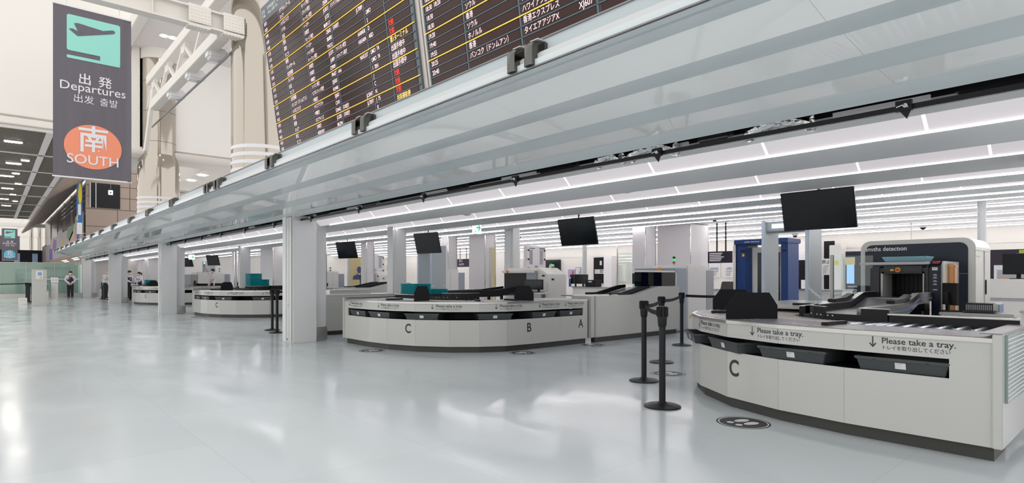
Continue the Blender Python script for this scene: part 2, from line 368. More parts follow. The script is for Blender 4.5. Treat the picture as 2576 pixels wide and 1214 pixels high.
MB().ring([[(2.6, CY0, 2.742), (4.6, CY0, 2.742), (4.6, CY0, 2.749), (2.6, CY0, 2.749)], [(2.6, CY1, 2.742), (4.6, CY1 + 5, 2.742), (4.6, CY1 + 5, 2.749), (2.6, CY1, 2.749)]]).build('roof', M['kick'], canopy)
MB().prism([(2.5, CY1, 2.546), (2.5, CY1, 2.742), (4.6, CY1 + 5.5, 2.742), (4.4, CY1 + 5.1, 2.40)], (.02, .02, 0)).build('end_panel', M['band'], canopy)
hp = [2.73, 4.89, 7.16, 9.35, 9.9, 12.27, 14.5, 16.65, 19.3, 21.8, 23.9, 26.2, 28.4, 30.6, 32.6, 35, 37.2, 38.8]
for y in hp:
    h = MB().box(2.55, 2.575, y - .17, y + .17, 2.56, 2.70).build('shutter_clamp', M['jaw'], canopy)
    for d in (-.105, .055):
        R = []
        for z, g in ((2.552, 1), (2.60, 1), (2.665, 1), (2.69, .86), (2.703, .5)):
            R.append([(2.575, y + d - .035, z), (2.575 - .105 * g, y + d - .035, z), (2.575 - .115 * g, y + d - .02, z), (2.575 - .115 * g, y + d + .02, z), (2.575 - .105 * g, y + d + .035, z), (2.575, y + d + .035, z)])
        MB().ring(R).build('jaw', M['jaw'], h, smooth=True)
        MB().cyl((2.545, y + d + .065, 2.655), (2.53, y + d + .065, 2.655), .011).cyl((2.545, y + d + .065, 2.595), (2.53, y + d + .065, 2.595), .011).build('bolt', M['gunmetal'], h)
        MB().box(2.505, 2.58, y + d - .05, y + d + .02, 2.712, 2.718).build('clip', M['white'], h)
        MB().box(2.50, 2.574, y + d + .036, y + d + .06, 2.565, 2.69).build('jaw_gap', M['black'], h)
# ---- the white clad columns along the canopy
def column(y, which):
    t = thing('column', (4.45, y, 0), which, 'column', 'white clad columns carrying the canopy')
    MB().box(4.26, 4.72, y + .0, y + .035, 0, 2.42).box(4.30, 4.72, y + .035, y + .36, 0, 2.42).box(4.26, 4.72, y + .36, y + .54, 0, 2.42).build('cladding', M['colwhite'], t, bevel=.006)
    MB().box(4.285, 4.302, y + .036, y + .085, 0.0, 2.40).build('joint_gap', M['black'], t)
    g = MB().box(4.268, 4.30, y + .10, y + .35, 0.0, 2.40).build('shutter_track', M['white'], t, bevel=.004)
    mbk = MB()
    for z in (.35, .72, 1.1, 1.5, 1.9, 2.2): mbk.box(4.262, 4.268, y + .21, y + .34, z, z + .006)
    mbk.box(4.262, 4.268, y + .23, y + .245, 0, 2.4).build('track_slot', M['band'], g)
    MB().box(4.255, 4.268, y + .26, y + .32, .68, .75).build('switch_plate', M['label'], g); MB().cyl((4.258, y + .29, .715), (4.25, y + .29, .715), .008).build('indicator', M['red'], g)
    MB().cyl((4.266, y + .29, .06), (4.258, y + .29, .06), .014).build('floor_bolt', M['ink'], g)
    MB().box(4.72, 5.0, y + .18, y + .62, 0, 2.60).build('rear_casing', M['colwhite'], t, bevel=.02)
    MB().box(4.70, 5.025, y + .16, y + .64, 0.002, .30).build('kick_plate', M['steel'], t, bevel=.03)
for k, y in enumerate((11.0, 22.4, 33.7, 45.0)):
    column(y, ['large white column nearest the camera with narrow black joint and steel kick plate', 'second white clad column along the canopy, left of the nearest one', 'third white clad column along the canopy from the right', 'farthest white clad column beside the green glass wall'][k])
# ---- plain columns standing inside
def post(x, y, w, top, lab, m='colwhite', name='column', round_=False):
    o = (MB().lathe((x, y, 0), [(w / 2, 0.001), (w / 2, top)], 20) if round_ else MB().box(x - w / 2, x + w / 2, y - w / 2, y + w / 2, 0.001, top)).build(name, M[m], bevel=0 if round_ else .05, smooth=True, seg=3)
    return tag(o, lab, 'column')
post(7.2, 12.2, .36, ztop(7.2) - .02, 'plain white column behind the middle counter, left of the turquoise tray stack')
post(11.05, 12.4, .36, ztop(11) - .05, 'plain white column behind the middle counter, right of the green exit sign')
post(7.2, 23.4, .36, ztop(7.2) - .02, 'plain white column beside the turquoise trays on the second counter')
post(7.38, .69, .40, ztop(7.4) - .02, 'pale column at the right edge of the picture behind the near counter')
post(17.0, 2.86, .17, 3.04, 'slim round white post rising behind the navy baggage scanner', 'colwhite', 'post', True)
post(17.0, 14.9, .17, 3.04, 'slim round white post behind the twin monitors in the middle', 'colwhite', 'post', True)
# ---- tall white partition panels between the lanes
def cbox(mb, xl, xc, xr, yt, t, yb=None, zb=0.0, zt=None):
    """axis-aligned box whose near corner is seen at xc from distance t"""
    x0, y0 = at_t(xc, t); y1 = at_x(xl, x0) if xl < xc else y0 + .05; x1 = at_y(xr, y0) if xr > xc else x0 + .05
    za = z_t(yt, t) if zt is None else zt; zc = z_t(yb, t) if yb is not None else zb
    mb.box(x0, x1, y0, y1, zc, za); return (x0, x1, y0, y1, zc, za)
def partition(xl, xc, xr, t, lab, top=None, m='partition'):
    x0, y0 = at_t(xc, t); zt = top or min(3.04, ztop(x0) - .01 if x0 < 16.9 else 3.04)
    b = MB(); e = cbox(b, xl, xc, xr, 0, t, zt=zt); o = b.build('partition_panel', M[m]); tag(o, lab, 'partition', 'tall partition panels')
    x0, x1, y0, y1, z0, z1 = e
    MB().box(x0 - .012, x0 + .012, y0 - .012, y0 + .012, z0, z1 - .05).box(x1 - .012, x1 + .012, y0 - .016, y0 + .012, z0, z1 - .05).build('edge_strip', M['chrome'], o)
partition(1591, 1624, 1649, 19.5, 'narrow tall white partition behind the lidded scanner, left of the wide panel')
partition(1654, 1737, 1782, 19.5, 'widest tall white partition panel, left of the blue body scanner')
partition(1109, 1127, 1149, 20.5, 'narrow tall partition panel left of the green arrow exit sign')
partition(1180, 1220, 1246, 20.5, 'tall partition panel under the green arrow exit sign')
partition(908, 922, 941, 22.5, 'pale tall partition panel above the vented cabinet near the column')
partition(808, 812, 821, 19.5, 'slim tall white panel just right of the large white column')
partition(655, 687, 713, 25.0, 'tall white panel left of the large white column with a switch plate')
partition(583, 590, 596, 26.0, 'slim white panel left of the second plain column')
partition(342, 345, 362, 39.0, 'distant white panel above the far small tray', 2.9)
partition(364, 372, 402, 36.0, 'distant broad white panel left of the second clad column', 2.9)
# ================================================================== THE TALL HALL (upper left)
X3, Y3, Z3 = Vector((1, 0, 0)), Vector((0, 1, 0)), Vector((0, 0, 1))
struct(MB().box(-2.5, 3.85, 25.0, 25.4, 6.36, 14).build('wall_left', M['cream']))
struct(MB().box(-2.5, 3.2, 24.82, 25.0, 6.20, 6.42).box(-2.5, 3.2, 24.9, 25.0, 6.50, 6.60).box(-2.5, 3.2, 24.94, 25.0, 6.08, 6.2).build('trim_2', M['beam'], bevel=.02))
struct(MB().box(3.8, 4.7, 24.9, 28, 5.62, 9.6).box(4.7, 16, 25.0, 26, 5.62, 9.6).box(6.5, 16, 26, 33, 5.62, 9.6).build('wall_screen', M['cream']))
struct(MB().ring([[(x, 25.0 - .28 * math.cos(a), 5.62 + .28 - .28 * math.sin(a) - .0) for a in [math.pi * q / 16 for q in range(9)]] + [(x, 25.0, 5.9)] for x in (3.75, 16)]).build('trim_3', M['cream'], smooth=True))
struct(MB().box(3.7, 18, 9, 25, 9.6, 9.9).build('ceiling_hall', M['hallceil']))
tag(MB().box(3.45, 3.75, 9, 25, 9.45, 9.9).build('edge_beam', M['beam'], bevel=.02), 'cream edge beam bordering the purple grey hall ceiling', 'beam')
for k, (x, y) in enumerate(((4.6, 20.6), (4.6, 23.1), (6.9, 22.0), (6.7, 18.6))):
    o = MB().box(x - .28, x + .28, y - .2, y + .2, 9.585, 9.6).build('ceiling_spotlight', M['beam'], bevel=.004)
    tag(o, ['recessed twin spotlight in the hall ceiling just right of the departures banner', 'recessed twin spotlight near the top of the mirrored pillar', 'recessed twin spotlight seen through the roof truss', 'spotlight high in the hall ceiling near the flight board'][k], 'spotlight', 'recessed hall spotlights')
    MB().cyl((x - .13, y, 9.584), (x - .13, y, 9.57), .09).cyl((x + .13, y, 9.584), (x + .13, y, 9.57), .09).build('lamp', M['down'], o)
# soffit downlights under the screen wall
for k, (x, y) in enumerate(((6.75, 27.5), (6.75, 29.3))):
    o = MB().lathe((x, y, 5.60), [(.16, 0), (.16, .02)]).build('downlight', M['down'])
    tag(o, ['round downlight in the cream soffit, nearest the flight board', 'middle round downlight in the cream soffit', 'farthest round downlight in the cream soffit behind the pillar'][k], 'downlight', 'soffit downlights')
# ---- mirrored pillars
def pillar(x, y, top, lab, st=5.2):
    t = thing('mirrored_pillar', (x, y, 0), lab, 'pillar', 'mirror clad round pillars')
    MB().lathe((x, y, 0), [(.56, 2.5), (.56, top - .35)], 40).build('shaft', M['mirror'], t, smooth=True)
    MB().lathe((x, y, 0), [(.60, top - .38), (.60, top)], 40).build('cap', M['beam'], t, smooth=True)
    MB().lathe((x, y, 0), [(.62, 2.5), (.68, 2.9), (.68, st), (.66, st + .3), (.57, st + .55)], 40).build('glass_sleeve', M['mirror'], t, smooth=True)
    mb = MB()
    for k in range(6): mb.lathe((x, y, 0), [(.686, 3.25 + k * .17), (.686, 3.33 + k * .17)], 40)
    mb.build('white_stripes', M['bwhite'], t, smooth=True)
    mb = MB()
    for z in (5.0, 6.2, 7.3, 8.4): mb.lathe((x, y, 0), [(.563, z), (.563, z + .012)], 40)
    mb.build('joint_ring', M['joint'], t)
pillar(4.66, 25.0, 9.6, 'mirrored round pillar with white stripes, right of the departures banner')
pillar(4.70, 13.9, 9.6, 'mirrored round pillar with white stripes half hidden behind the flight board', 7.3)
# ---- cross beam and roof truss
def ibeam(mb, p0, p1, h, w, t=.035):
    p0, p1 = Vector(p0), Vector(p1); d = p1 - p0; L = d.length; d.normalize(); s = d.cross(Z3).normalized()
    mb.obox(p0, d, s, Z3, (0, L), (-w / 2, w / 2), (0, t)).obox(p0, d, s, Z3, (0, L), (-w / 2, w / 2), (h - t, h)).obox(p0, d, s, Z3, (0, L), (-t / 2, t / 2), (t, h - t)); return mb
cb = thing('cross_beam', (1, 13.6, 6.5), 'bolted cream steel cross beam carrying the big departures banner', 'beam')
b_ = MB(); ibeam(b_, (-9, 13.6, 6.5), (4.15, 13.6, 6.5), .40, .26)
for x in (-2, 0, 1.2, 2.4): b_.box(x, x + .02, 13.48, 13.72, 6.53, 6.87)
b_.build('web', M['beam'], cb)
b_ = MB()
for x in (3.05, 3.72):
    b_.box(x, x + .42, 13.44, 13.46, 6.55, 6.85).box(x, x + .42, 13.47, 13.73, 6.47, 6.5).box(x, x + .42, 13.47, 13.73, 6.9, 6.925)
b_.build('splice_plate', M['beam'], cb)
b_ = MB()
for x in (3.05, 3.72):
    for i in range(6):
        for j in range(4): b_.cyl((x + .05 + i * .065, 13.44, 6.59 + j * .07), (x + .05 + i * .065, 13.425, 6.59 + j * .07), .014, n=6)
        for j in range(2): b_.cyl((x + .05 + i * .065, 13.52 + j * .16, 6.47), (x + .05 + i * .065, 13.52 + j * .16, 6.455), .014, n=6).cyl((x + .05 + i * .065, 13.52 + j * .16, 6.925), (x + .05 + i * .065, 13.52 + j * .16, 6.95), .016, n=6)
b_.build('bolts', M['beam'], cb)
tr = thing('roof_truss', (3.8, 19, 6.5), 'cream steel roof truss running back to the mirrored pillar', 'truss')
MB().box(3.68, 3.92, 9, 21.6, 7.35, 7.62).build('upper_chord', M['beam'], tr, bevel=.01)
MB().box(3.68, 3.92, 13.8, 21.0, 6.45, 6.72).build('lower_chord', M['beam'], tr, bevel=.01)
b_ = MB()
for k in range(4):
    y = 14.3 + k * 1.9
    for y0, y1 in ((y, y + .95), (y + .95, y + 1.9)):
        a, c = ((y0, 6.7), (y1, 7.38)) if y0 == y else ((y0, 7.38), (y1, 6.7))
        b_.prism([(3.76, a[0], a[1]), (3.76, a[0] + .14, a[1]), (3.76, c[0] + .14, c[1]), (3.76, c[0], c[1])], (.08, 0, 0))
    b_.prism([(3.75, y + .7, 7.36), (3.75, y + 1.25, 7.36), (3.75, y + 1.1, 7.12), (3.75, y + .85, 7.12)], (.1, 0, 0))
b_.prism([(3.76, 20.8, 7.4), (3.76, 21.1, 7.4), (3.76, 22.6, 5.4), (3.76, 22.3, 5.4)], (.1, 0, 0))
b_.build('web_brace', M['beam'], tr)
for k, y in enumerate((14.6, 16.5, 18.6)):
    MB().box(3.72, 4.14, y, y + .36, 6.30, 6.56).build('bracket_box', M['bwhite'], tr, bevel=.05, seg=3)
o = MB().cyl((4.02, 14.0, 6.27), (4.02, 22.6, 6.27), .03).build('curtain_rail', M['gunmetal']); tag(o, 'thin dark rail hanging under the white bracket boxes of the truss', 'rail')
struct(MB().box(4.05, 16, 24.9, 25.0, 6.0, 9.6).build('wall_panel', mat('screen_white', (.92, .90, .875), .5)))
# ---- hanging banners
def banner(y, x0, x1, z0, z1, word, kanji, hue, lab, segs=24, fold=.03):
    t = thing('hanging_banner', ((x0 + x1) / 2, y, z0), lab, 'banner', 'hanging departures banners')
    w, h = x1 - x0, z1 - z0
    wav = lambda u, v: .0012 * math.sin(u * 9 + v * 2.0) + fold * max(0, (u - .87) / .13) ** 1.5 * math.sin(u * 30 + 1 - v * 3)
    V, Fc = [], []
    for j in range(segs + 1):
        for i in range(segs + 1):
            u, v = i / segs, j / segs; V.append((x0 + w * u, y + wav(u, v), z0 + h * v))
    n = segs + 1
    for j in range(segs):
        for i in range(segs): Fc.append((j * n + i, j * n + i + 1, (j + 1) * n + i + 1, (j + 1) * n + i))
    V2 = [(a, b + .006, c) for a, b, c in V]; k = len(V)
    Fc += [tuple(q + k for q in f[::-1]) for f in list(Fc)]
    MB().add(V + V2, Fc).build('cloth', M['banner'], t, smooth=True)
    MB().box(x0 - .01, x1 + .01, y - .012, y + .018, z0 - .012, z0 + .012).build('hem_bar', M['bwhite'], t); MB().box(x0 - .01, x1 + .01, y - .012, y + .018, z1 - .012, z1 + .012).build('hem_bar', M['bwhite'], t)
    def cloth_fit(m):
        for i, p in enumerate(m.v):
            u, v = (p.x - x0) / w, (p.z - z0) / h; p.y = y + wav(u, v) + p.y - 0
    def put(fn, m, name, lift):
        q = MB(); fn(q); qq = MB(); qq.v = q.v; qq.f = q.f
        bm = bmesh.new(); vs = [bm.verts.new(p) for p in qq.v]
        for f in qq.f:
            try: bm.faces.new([vs[i] for i in f])
            except Exception: pass
        bmesh.ops.triangulate(bm, faces=bm.faces); [bmesh.ops.subdivide_edges(bm, edges=bm.edges[:], cuts=1, use_grid_fill=True) for _q in range(2 if len(bm.faces) < 200 else 0)]
        bm.verts.index_update(); bm.verts.ensure_lookup_table()
        r = MB(); r.v = [v.co.copy() for v in bm.verts]; r.f = [tuple(v.index for v in f.verts) for f in bm.faces]; bm.free()
        for p in r.v:
            u, v = (p.x - x0) / w, (p.z - z0) / h; p.y = y + wav(u, v) - lift
        r.build(name, m, t)
    P = lambda u, v: (x0 + w * u, y, z0 + h * v)       # u across, v up (0..1)
    k = w                                              # unit = banner width
    def rrect(u0, u1, v0, v1, r=.03):
        pts = []
        ru, rv = r, r * w / h
        for cx, cy, a0 in ((u1 - ru, v1 - rv, 0), (u0 + ru, v1 - rv, 90), (u0 + ru, v0 + rv, 180), (u1 - ru, v0 + rv, 270)):
            for q in range(4):
                a = math.radians(a0 + q * 30); pts.append(P(cx + ru * math.cos(a), cy + rv * math.sin(a)))
        return pts
    def f_poly(pts):
        return lambda q: q.add(pts, [tuple(range(len(pts)))])
    pane = lambda q: (f_poly(rrect(.165, .85, .742, .953))(q), f_poly(rrect(.165, .85, .697, .715, .012))(q), f_poly(rrect(.585, .85, .70, .75, .01))(q))
    put(pane, M['mint'], 'departure_sign', .006)
    A = lambda a, b: P(.165 + .685 * a, .697 + .256 * b)
    plane = [A(.034, .663), A(.10, .684), A(.24, .635), A(.38, .686), A(.13, .813), A(.206, .835), A(.588, .757), A(.845, .85), A(.89, .84), A(.90, .80), A(.86, .765), A(.24, .55), A(.19, .538)]
    put(f_poly(plane), M['banner'], 'aircraft_symbol', .012)
    wr = MB()
    ax, az = X3, Z3
    put(lambda q: (write(q, '出', P(.30, .562), ax, az, .18 * k, .012), write(q, '発', P(.56, .562), ax, az, .18 * k, .012),
                   write(q, 'Departures', P(.50, .513), ax, az, .185 * k, .004, 'CENTER'), write(q, '出发', P(.24, .449), ax, az, .135 * k), write(q, '출발', P(.575, .449), ax, az, .135 * k)), M['bwhite'], 'lettering', .008)
    dc = [P(.50 + .37 * math.cos(a), .19 + .37 * w / h * .93 * math.sin(a)) for a in [2 * math.pi * q / 48 for q in range(48)]]
    put(f_poly(dc), M[hue], 'direction_disc', .006)
    put(lambda q: (write(q, kanji, P(.50, .172), ax, az, .44 * k, .012, 'CENTER', .95), write(q, word, P(.50, .085), ax, az, .205 * k, .006, 'CENTER')), M['bwhite'], 'direction_lettering', .013)
    for u in (.16, .84): MB().cyl((x0 + w * u, y, z1), (x0 + w * u, y, z1 + .22), .006, n=6).build('hanging_cord', M['bwhite'], t)
banner(13.6, .850, 2.065, 3.115, 6.29, 'SOUTH', '南', 'coral', 'large grey departures banner with orange SOUTH disc hanging from the steel cross beam')
banner(80.8, .84, 2.10, 3.02, 6.36, 'NORTH', '北', 'cyan', 'small distant departures banner with blue NORTH disc at the far left', 6, 0)
tag(MB().box(-1.5, 4.4, 80.65, 80.95, 6.58, 6.95).build('cross_beam', M['beam'], bevel=.02), 'distant cream cross beam carrying the small NORTH banner', 'beam')
t = MB().box(.35, 2.6, 92, 92.02, 2.9, 6.2).build('hanging_banner_far', M['banner']); tag(t, 'dark banner partly hidden behind the distant NORTH banner', 'banner')
MB().prism([(1.5 + p[0], 91.98, 3.2 + p[1]) for p in disc(.75, 24)], (0, .01, 0)).build('direction_disc', M['cyan'], t)
# ---- flight information board, leaning forward above the canopy
BYA, BYB = 18.05, 1.0
tilt = math.radians(8)
RP = .111
up = Vector((-math.sin(tilt), 0, math.cos(tilt))); nrm = Vector((-math.cos(tilt), 0, -math.sin(tilt)))
B0 = Vector((4.26, 0, 3.31))
def bp(y, s, lift=0.0): return B0 + Vector((0, y, 0)) + up * s + nrm * lift
def bbox(mb, ya, yb, s0, s1, lift, th): return mb.obox(bp(ya, s0, lift), Y3, up, nrm, (0, yb - ya), (0, s1 - s0), (-th, 0))
rand = random.Random(3)
dests = ['クアラルンプール', 'ソウル', '深圳', 'デンパサール', 'マドリード', 'ヌメア', '台北', 'マニラ', '北京首都', 'バンコク（ドンムアン）', 'ハバロフスク', '西安', '香港', 'ホノルル']
airl = ['マレーシア航空 EY21', 'エティハド航空 TW242', 'ティーウェイ航空 ZE606', 'イースター JL5013', '日本航空 JL723', 'マレーシア航空 MH9117', 'イースター ZE602', 'イベリア航空 IB6800', 'ティーウェイ航空 TW212', '日本航空 JL5371', '日本航空 JL809', '中華航空 CI9909', 'フィリピン航空 PR427', 'セブパシフィック航空 5J5055', '海南航空 HU440', 'タイエアアジアX XJ603', '中華航空 CI101', 'S7エアラインズ S76442', '日本航空 JL5205', '中国東方航空 MU594']
share = {3: 'アメリカン航空 AA8413', 5: 'スリランカ航空 UL3355', 8: '日本航空 JL7089', 11: 'アメリカン航空 AA8458', 12: 'ハワイアン航空 HA5404', 14: 'ANA NH5337', 19: '日本航空 JL5047', 20: '日本航空 JL7097'}
gates = {9: 'LMO', 10: 'S', 11: 'D', 12: 'ABD', 14: 'LMO  74', 15: 'LMO  74', 16: 'I  70H', 17: 'J', 18: 'C', 19: 'N', 20: 'J  75', 21: 'R', 23: 'PQ  72'}
stat = {12: '欠航r', 13: '欠航r', 14: '第1ターミナルy', 15: '出国手続中p', 16: '出国手続中p', 17: '出国手続中p', 18: '欠航r', 19: '欠航r', 20: '欠航r', 21: '共同運航便y', 22: '欠航r', 23: '第1ターミナルy'}
times = ['10:20', '10:20', '10:40', '10:50', '11:00', '11:20', '11:20', '11:30', '11:35', '12:00', '12:15', '12:15', '12:15', '13:10', '13:15', '13:55', '14:25', '14:30', '14:35', '14:55', '14:55', '15:00', '15:10', '15:15', '15:30']
dest2 = {14: 'バンクーバー', 15: 'ソウル', 16: '香港', 17: 'ソウル', 18: 'ホノルル', 19: '香港', 20: 'バンコク（ドンムアン）'}
air2 = {17: 'ティーウェイ航空 TW216', 18: 'ハワイアン航空 HA822', 19: '香港エクスプレス UO651', 20: 'タイエアアジアX XJ607'}
times2 = {11: '18:20', 12: '18:25', 13: '18:30  18:20', 14: '18:30', 15: '18:30', 16: '19:20', 17: '19:40', 18: '19:55', 19: '20:25', 20: '20:40'}
M['bframe'] = mat('board_frame', (0.62, 0.575, 0.54), 0.4, 0.2); M['bslate'] = mat('board_slate', (0.10, 0.125, 0.145), 0.3)
M['bcell'] = mat('board_display', (0.040, 0.017, 0.014), 0.2, spec=0.22, emit=0.06, ecol=(0.10, 0.035, 0.03))
for kk, cc, e in (('p', (0.85, 0.62, 0.66), .8), ('r', (0.9, 0.03, 0.02), .85), ('y', (0.95, 0.62, 0.18), .8), ('line', (0.9, 0.58, 0.05), .35)): M['led_' + kk] = mat('led_' + kk, cc, 0.5, emit=e)
def board(ya, yb, rows, tl, cols, lab, second=False):
    """ya: near end, yb: far (left) end; text runs from the far end towards the camera side (-y)"""
    t = thing('flight_board', (4.2, (ya + yb) / 2, 3.31), lab, 'information board', 'flight information boards')
    top = rows * RP + .30
    bbox(MB(), ya - .085, yb + .085, -.25, top + .42, -.03, .20).build('casing', M['bframe'], t)
    bbox(MB(), ya, yb, -.2, top, .0, .03).build('backing', M['bslate'], t)
    W_ = yb - ya; R = -Y3
    hd = MB()
    for u, s in ((.01, '定刻\nTIME'), (.065, '変更時刻\nWILL DEP'), (.115, '行先／経由地\nTO/VIA'), (.25, '航空会社 便名\nAIRLINE'), (.66, '案内\nINFO')):
        write(hd, s, bp(yb - W_ * u, top - .14, .006), R, up, .075, .006)
    hd.build('heading', M['bwhite'], t)
    for i in range(rows):
        s0 = .02 + (rows - 1 - i) * RP
        row = bbox(MB(), ya + .02, yb - .02, s0, s0 + .012, .012, .012)
        for u0, u1 in cols: bbox(row, yb - W_ * u0 - .012, yb - W_ * u0 + .012, s0, s0 + RP, .012, .012)
        row = row.build('row_divider', M['bslate'], t)
        cells = MB()
        for u0, u1 in cols: bbox(cells, yb - W_ * u1 + .03, yb - W_ * u0 - .03, s0 + .022, s0 + .106, .006, .006)
        cells.build('display_strip', M['bcell'], t)
        if (i % 3) == (1 if not second else 0): bbox(MB(), ya, yb, s0 - .004, s0 + .008, .016, .004).build('yellow_line', M['led_line'], t)
        tx = MB(); q = i % 20
        w = lambda u, s, sz=.082, al='LEFT', sx=.8: write(tx, s, bp(yb - W_ * u, s0 + .033, .009), R, up, sz, .004, al, sx) if s else None
        if second:
            w(cols[0][0] + .008, times2.get(i)); w(cols[1][0] + .008, dest2.get(i))
            nm, _, fl = air2.get(i, '').partition(' '); w(cols[2][0] + .008, nm); w(cols[2][1] - .01, fl, .088, 'RIGHT')
        else:
            w(cols[0][0] + .008, times[i]); w(cols[1][0] + .006, dests[(i * 5) % 14] if i < 12 else dests[min(13, 5 + (i - 11) % 8)])
            nm, _, fl = (airl[i - 2] if 2 <= i < 22 else '').partition(' '); w(cols[2][0] + .006, nm, .074, 'LEFT', .62); w(cols[2][1] - .008, fl, .084, 'RIGHT', .75)
            nm, _, fl = share.get(i, '').partition(' '); w(cols[3][0] + .006, nm, .074, 'LEFT', .7); w(cols[3][1] - .008, fl, .084, 'RIGHT', .8)
            w(cols[4][0] + .008, gates.get(i), .084, 'LEFT', .8)
        if tx.v: tx.build('flight_text', M['led_p'], row)
        if not second and i in stat:
            tx = MB(); w(cols[5][0] + .01, stat[i][:-1], .088, 'LEFT', .8); tx.build('status_text', M['led_' + stat[i][-1]], row)
    return t
cols1 = [(.005, .16), (.16, .345), (.345, .55), (.55, .757), (.757, .865), (.865, .99)]
board(6.47, 11.49, 25, times, cols1, 'left flight board with rows of glowing departure times above the canopy')
board(1.25, 6.27, 25, times2, cols1, 'right flight board cut off by the top of the picture, evening departures from 18:25', True)
# ---- dark slatted ceiling of the far hall
sc = MB().box(-1.2, 2.6, 26, 66, 6.30, 6.4)
struct(sc.build('ceiling_slatted', M['darkceil']))
g = MB()
for y in (31, 36, 41.5, 47, 52.5, 58, 63): g.box(-1.2, 2.6, y - .09, y + .09, 6.26, 6.31)
for x in (1.55, 2.5): g.box(x - .1, x + .1, 26, 66, 6.26, 6.31)
struct(g.build('trim_4', M['hallceil']))
g = MB()
for i in range(150): g.box(-1.2, 2.6, 26.1 + i * .265, 26.13 + i * .265, 6.285, 6.301)
struct(g.build('trim_5', M['darkslat'] if 'darkslat' in M else mat('slat', (0.20, 0.18, 0.15), .5)))
lp = [(.62, 28.4), (1.10, 32.6), (.75, 33.8), (.9, 37.0), (.6, 38.2), (1.1, 41.0), (.7, 43.5), (1.0, 46.5), (.6, 49.5), (1.2, 50.5), (.8, 54)]
for k, (x, y) in enumerate(lp):
    t = thing('ceiling_lamp', (x, y, 6.26), 'glowing rectangular lamp number %s from the front in the dark slatted ceiling' % ['one', 'two', 'three', 'four', 'five', 'six', 'seven', 'eight', 'nine', 'ten', 'eleven'][k], 'ceiling lamp', 'lamps in the dark slatted ceiling')
    w_ = .24 if k % 2 == 0 else .12
    MB().box(x - w_, x + w_, y - .12, y + .12, 6.235, 6.25).build('glow_panel', M['down'], t); MB().box(x - w_ - .03, x + w_ + .03, y - .15, y + .15, 6.25, 6.30).build('frame', M['bwhite'], t)
struct(MB().prism([(2.6, 30, 6.28), (2.75, 30, 6.28), (4.6, 30, 7.62), (4.6, 30, 7.8), (2.6, 30, 6.45)], (0, 57, 0)).build('trim_6', M['brown']))
# ---- brown stone block with the dark window, mural facade and its windows
t = thing('stone_block', (6, 47, 0), 'brown tiled stone block with a dark window behind the mirrored pillar', 'building block')
x0_, x1_ = at_y(218, 47), at_y(352, 47)
MB().box(4.62, 12, 47.0, 47.15, 0.0, 9.5).build('wall', M['brown'], t)
g = MB()
for z in (4.6, 5.75, 6.55, 7.3, 8.3): g.box(4.62, 12, 46.985, 47.0, z, z + .025)
for x, a, b in ((6.35, 4.2, 5.75), (7.05, 5.75, 9), (6.9, 4.2, 4.6), (8.3, 4.6, 5.75)): g.box(x, x + .025, 46.985, 47.0, a, b)
g.build('joint', M['joint'], t)
wx0, wx1 = at_y(228, 46.98), at_y(302, 46.98); tt = dist(5.2, 47)
zt_, zb_ = z_t(460, tt), z_t(522, tt)
MB().box(wx0, wx1, 46.95, 46.98, zb_, zt_).build('window', M['screen'], t)
MB().box(wx0 - .05, wx0, 46.93, 46.98, zb_, zt_).box(wx0 + .26, wx0 + .30, 46.93, 46.95, zb_, zt_).build('window_frame', M['beam'], t)
o = MB().box(wx0 + .95, wx0 + 1.2, 46.85, 46.9, zt_ - .72, zt_ - .42).build('exit_sign_small', M['signw']); tag(o, 'tiny lit white sign in the dark window of the brown block', 'sign')
MB().box(wx0 + 1.03, wx0 + 1.12, 46.84, 46.85, zt_ - .62, zt_ - .54).build('arrow', M['ink'], o); MB().box(wx0 + 1.06, wx0 + 1.09, 46.86, 46.88, zt_ - .42, zt_ - .02).build('stem', M['gunmetal'], o)
vb = MB().box(4.15, 4.45, 47.10, 47.12, 4.05, 8.2).build('vertical_banner', M['cyanb'] if 'cyanb' in M else mat('banner_blue', (0.03, 0.19, 0.55), .6)); tag(vb, 'narrow vertical blue banner with a yellow oval beside the brown block', 'banner')
yl = mat('banner_yellow', (0.85, 0.62, 0.02), .6); MATS['y'] = yl
MB().prism([(4.33 + p[0], 47.098, 6.7 + p[1]) for p in disc(.1, 20, e=7)], (0, -.004, 0)).box(4.16, 4.30, 47.094, 47.098, 7.6, 8.1).box(4.16, 4.22, 47.094, 47.098, 4.9, 5.3).build('yellow_shapes', yl, vb)
MB().box(4.16, 4.44, 47.092, 47.098, 4.06, 4.8).box(4.44, 4.615, 47.10, 47.12, 4.1, 4.13).box(4.44, 4.615, 47.10, 47.12, 8.1, 8.13).box(4.22, 4.38, 47.092, 47.098, 5.3, 6.0).build('white_lettering_block', M['bwhite'], vb)
fa = thing('upper_facade', (4.7, 60, 0), 'dark glazed upper facade above the mural on the far right side of the hall', 'facade')
MB().box(4.72, 5.2, 47.25, 87.5, 2.97, 7.6).build('window_band', M['screen'], fa)
g = MB()
for y in (52, 57, 63, 70, 78): g.box(4.66, 4.72, y, y + .25, 4.8, 7.6)
for z in (6.4, 6.75, 7.1): g.box(4.67, 4.72, 47.3, 66, z, z + .06)
g.build('mullion', M['chrome'], fa)
mu = thing('mural', (4.5, 66, 2.9), 'big abstract painted mural with grey, purple, green and ochre shapes above the far canopy', 'mural')
def mcol(n, c): return mat('mural_' + n, c, .6)
bands = [(47.3, 52, 5.55, 'grey', (.33, .29, .28)), (52, 57, 5.1, 'rose', (.38, .30, .28)), (57, 62, 5.0, 'grey', 0), (62, 67, 5.3, 'slate', (.27, .26, .29)), (67, 75, 5.0, 'mauve', (.31, .23, .27)), (75, 82, 4.6, 'brown', (.2, .17, .17)), (82, 88, 4.8, 'dark', (.12, .09, .10))]
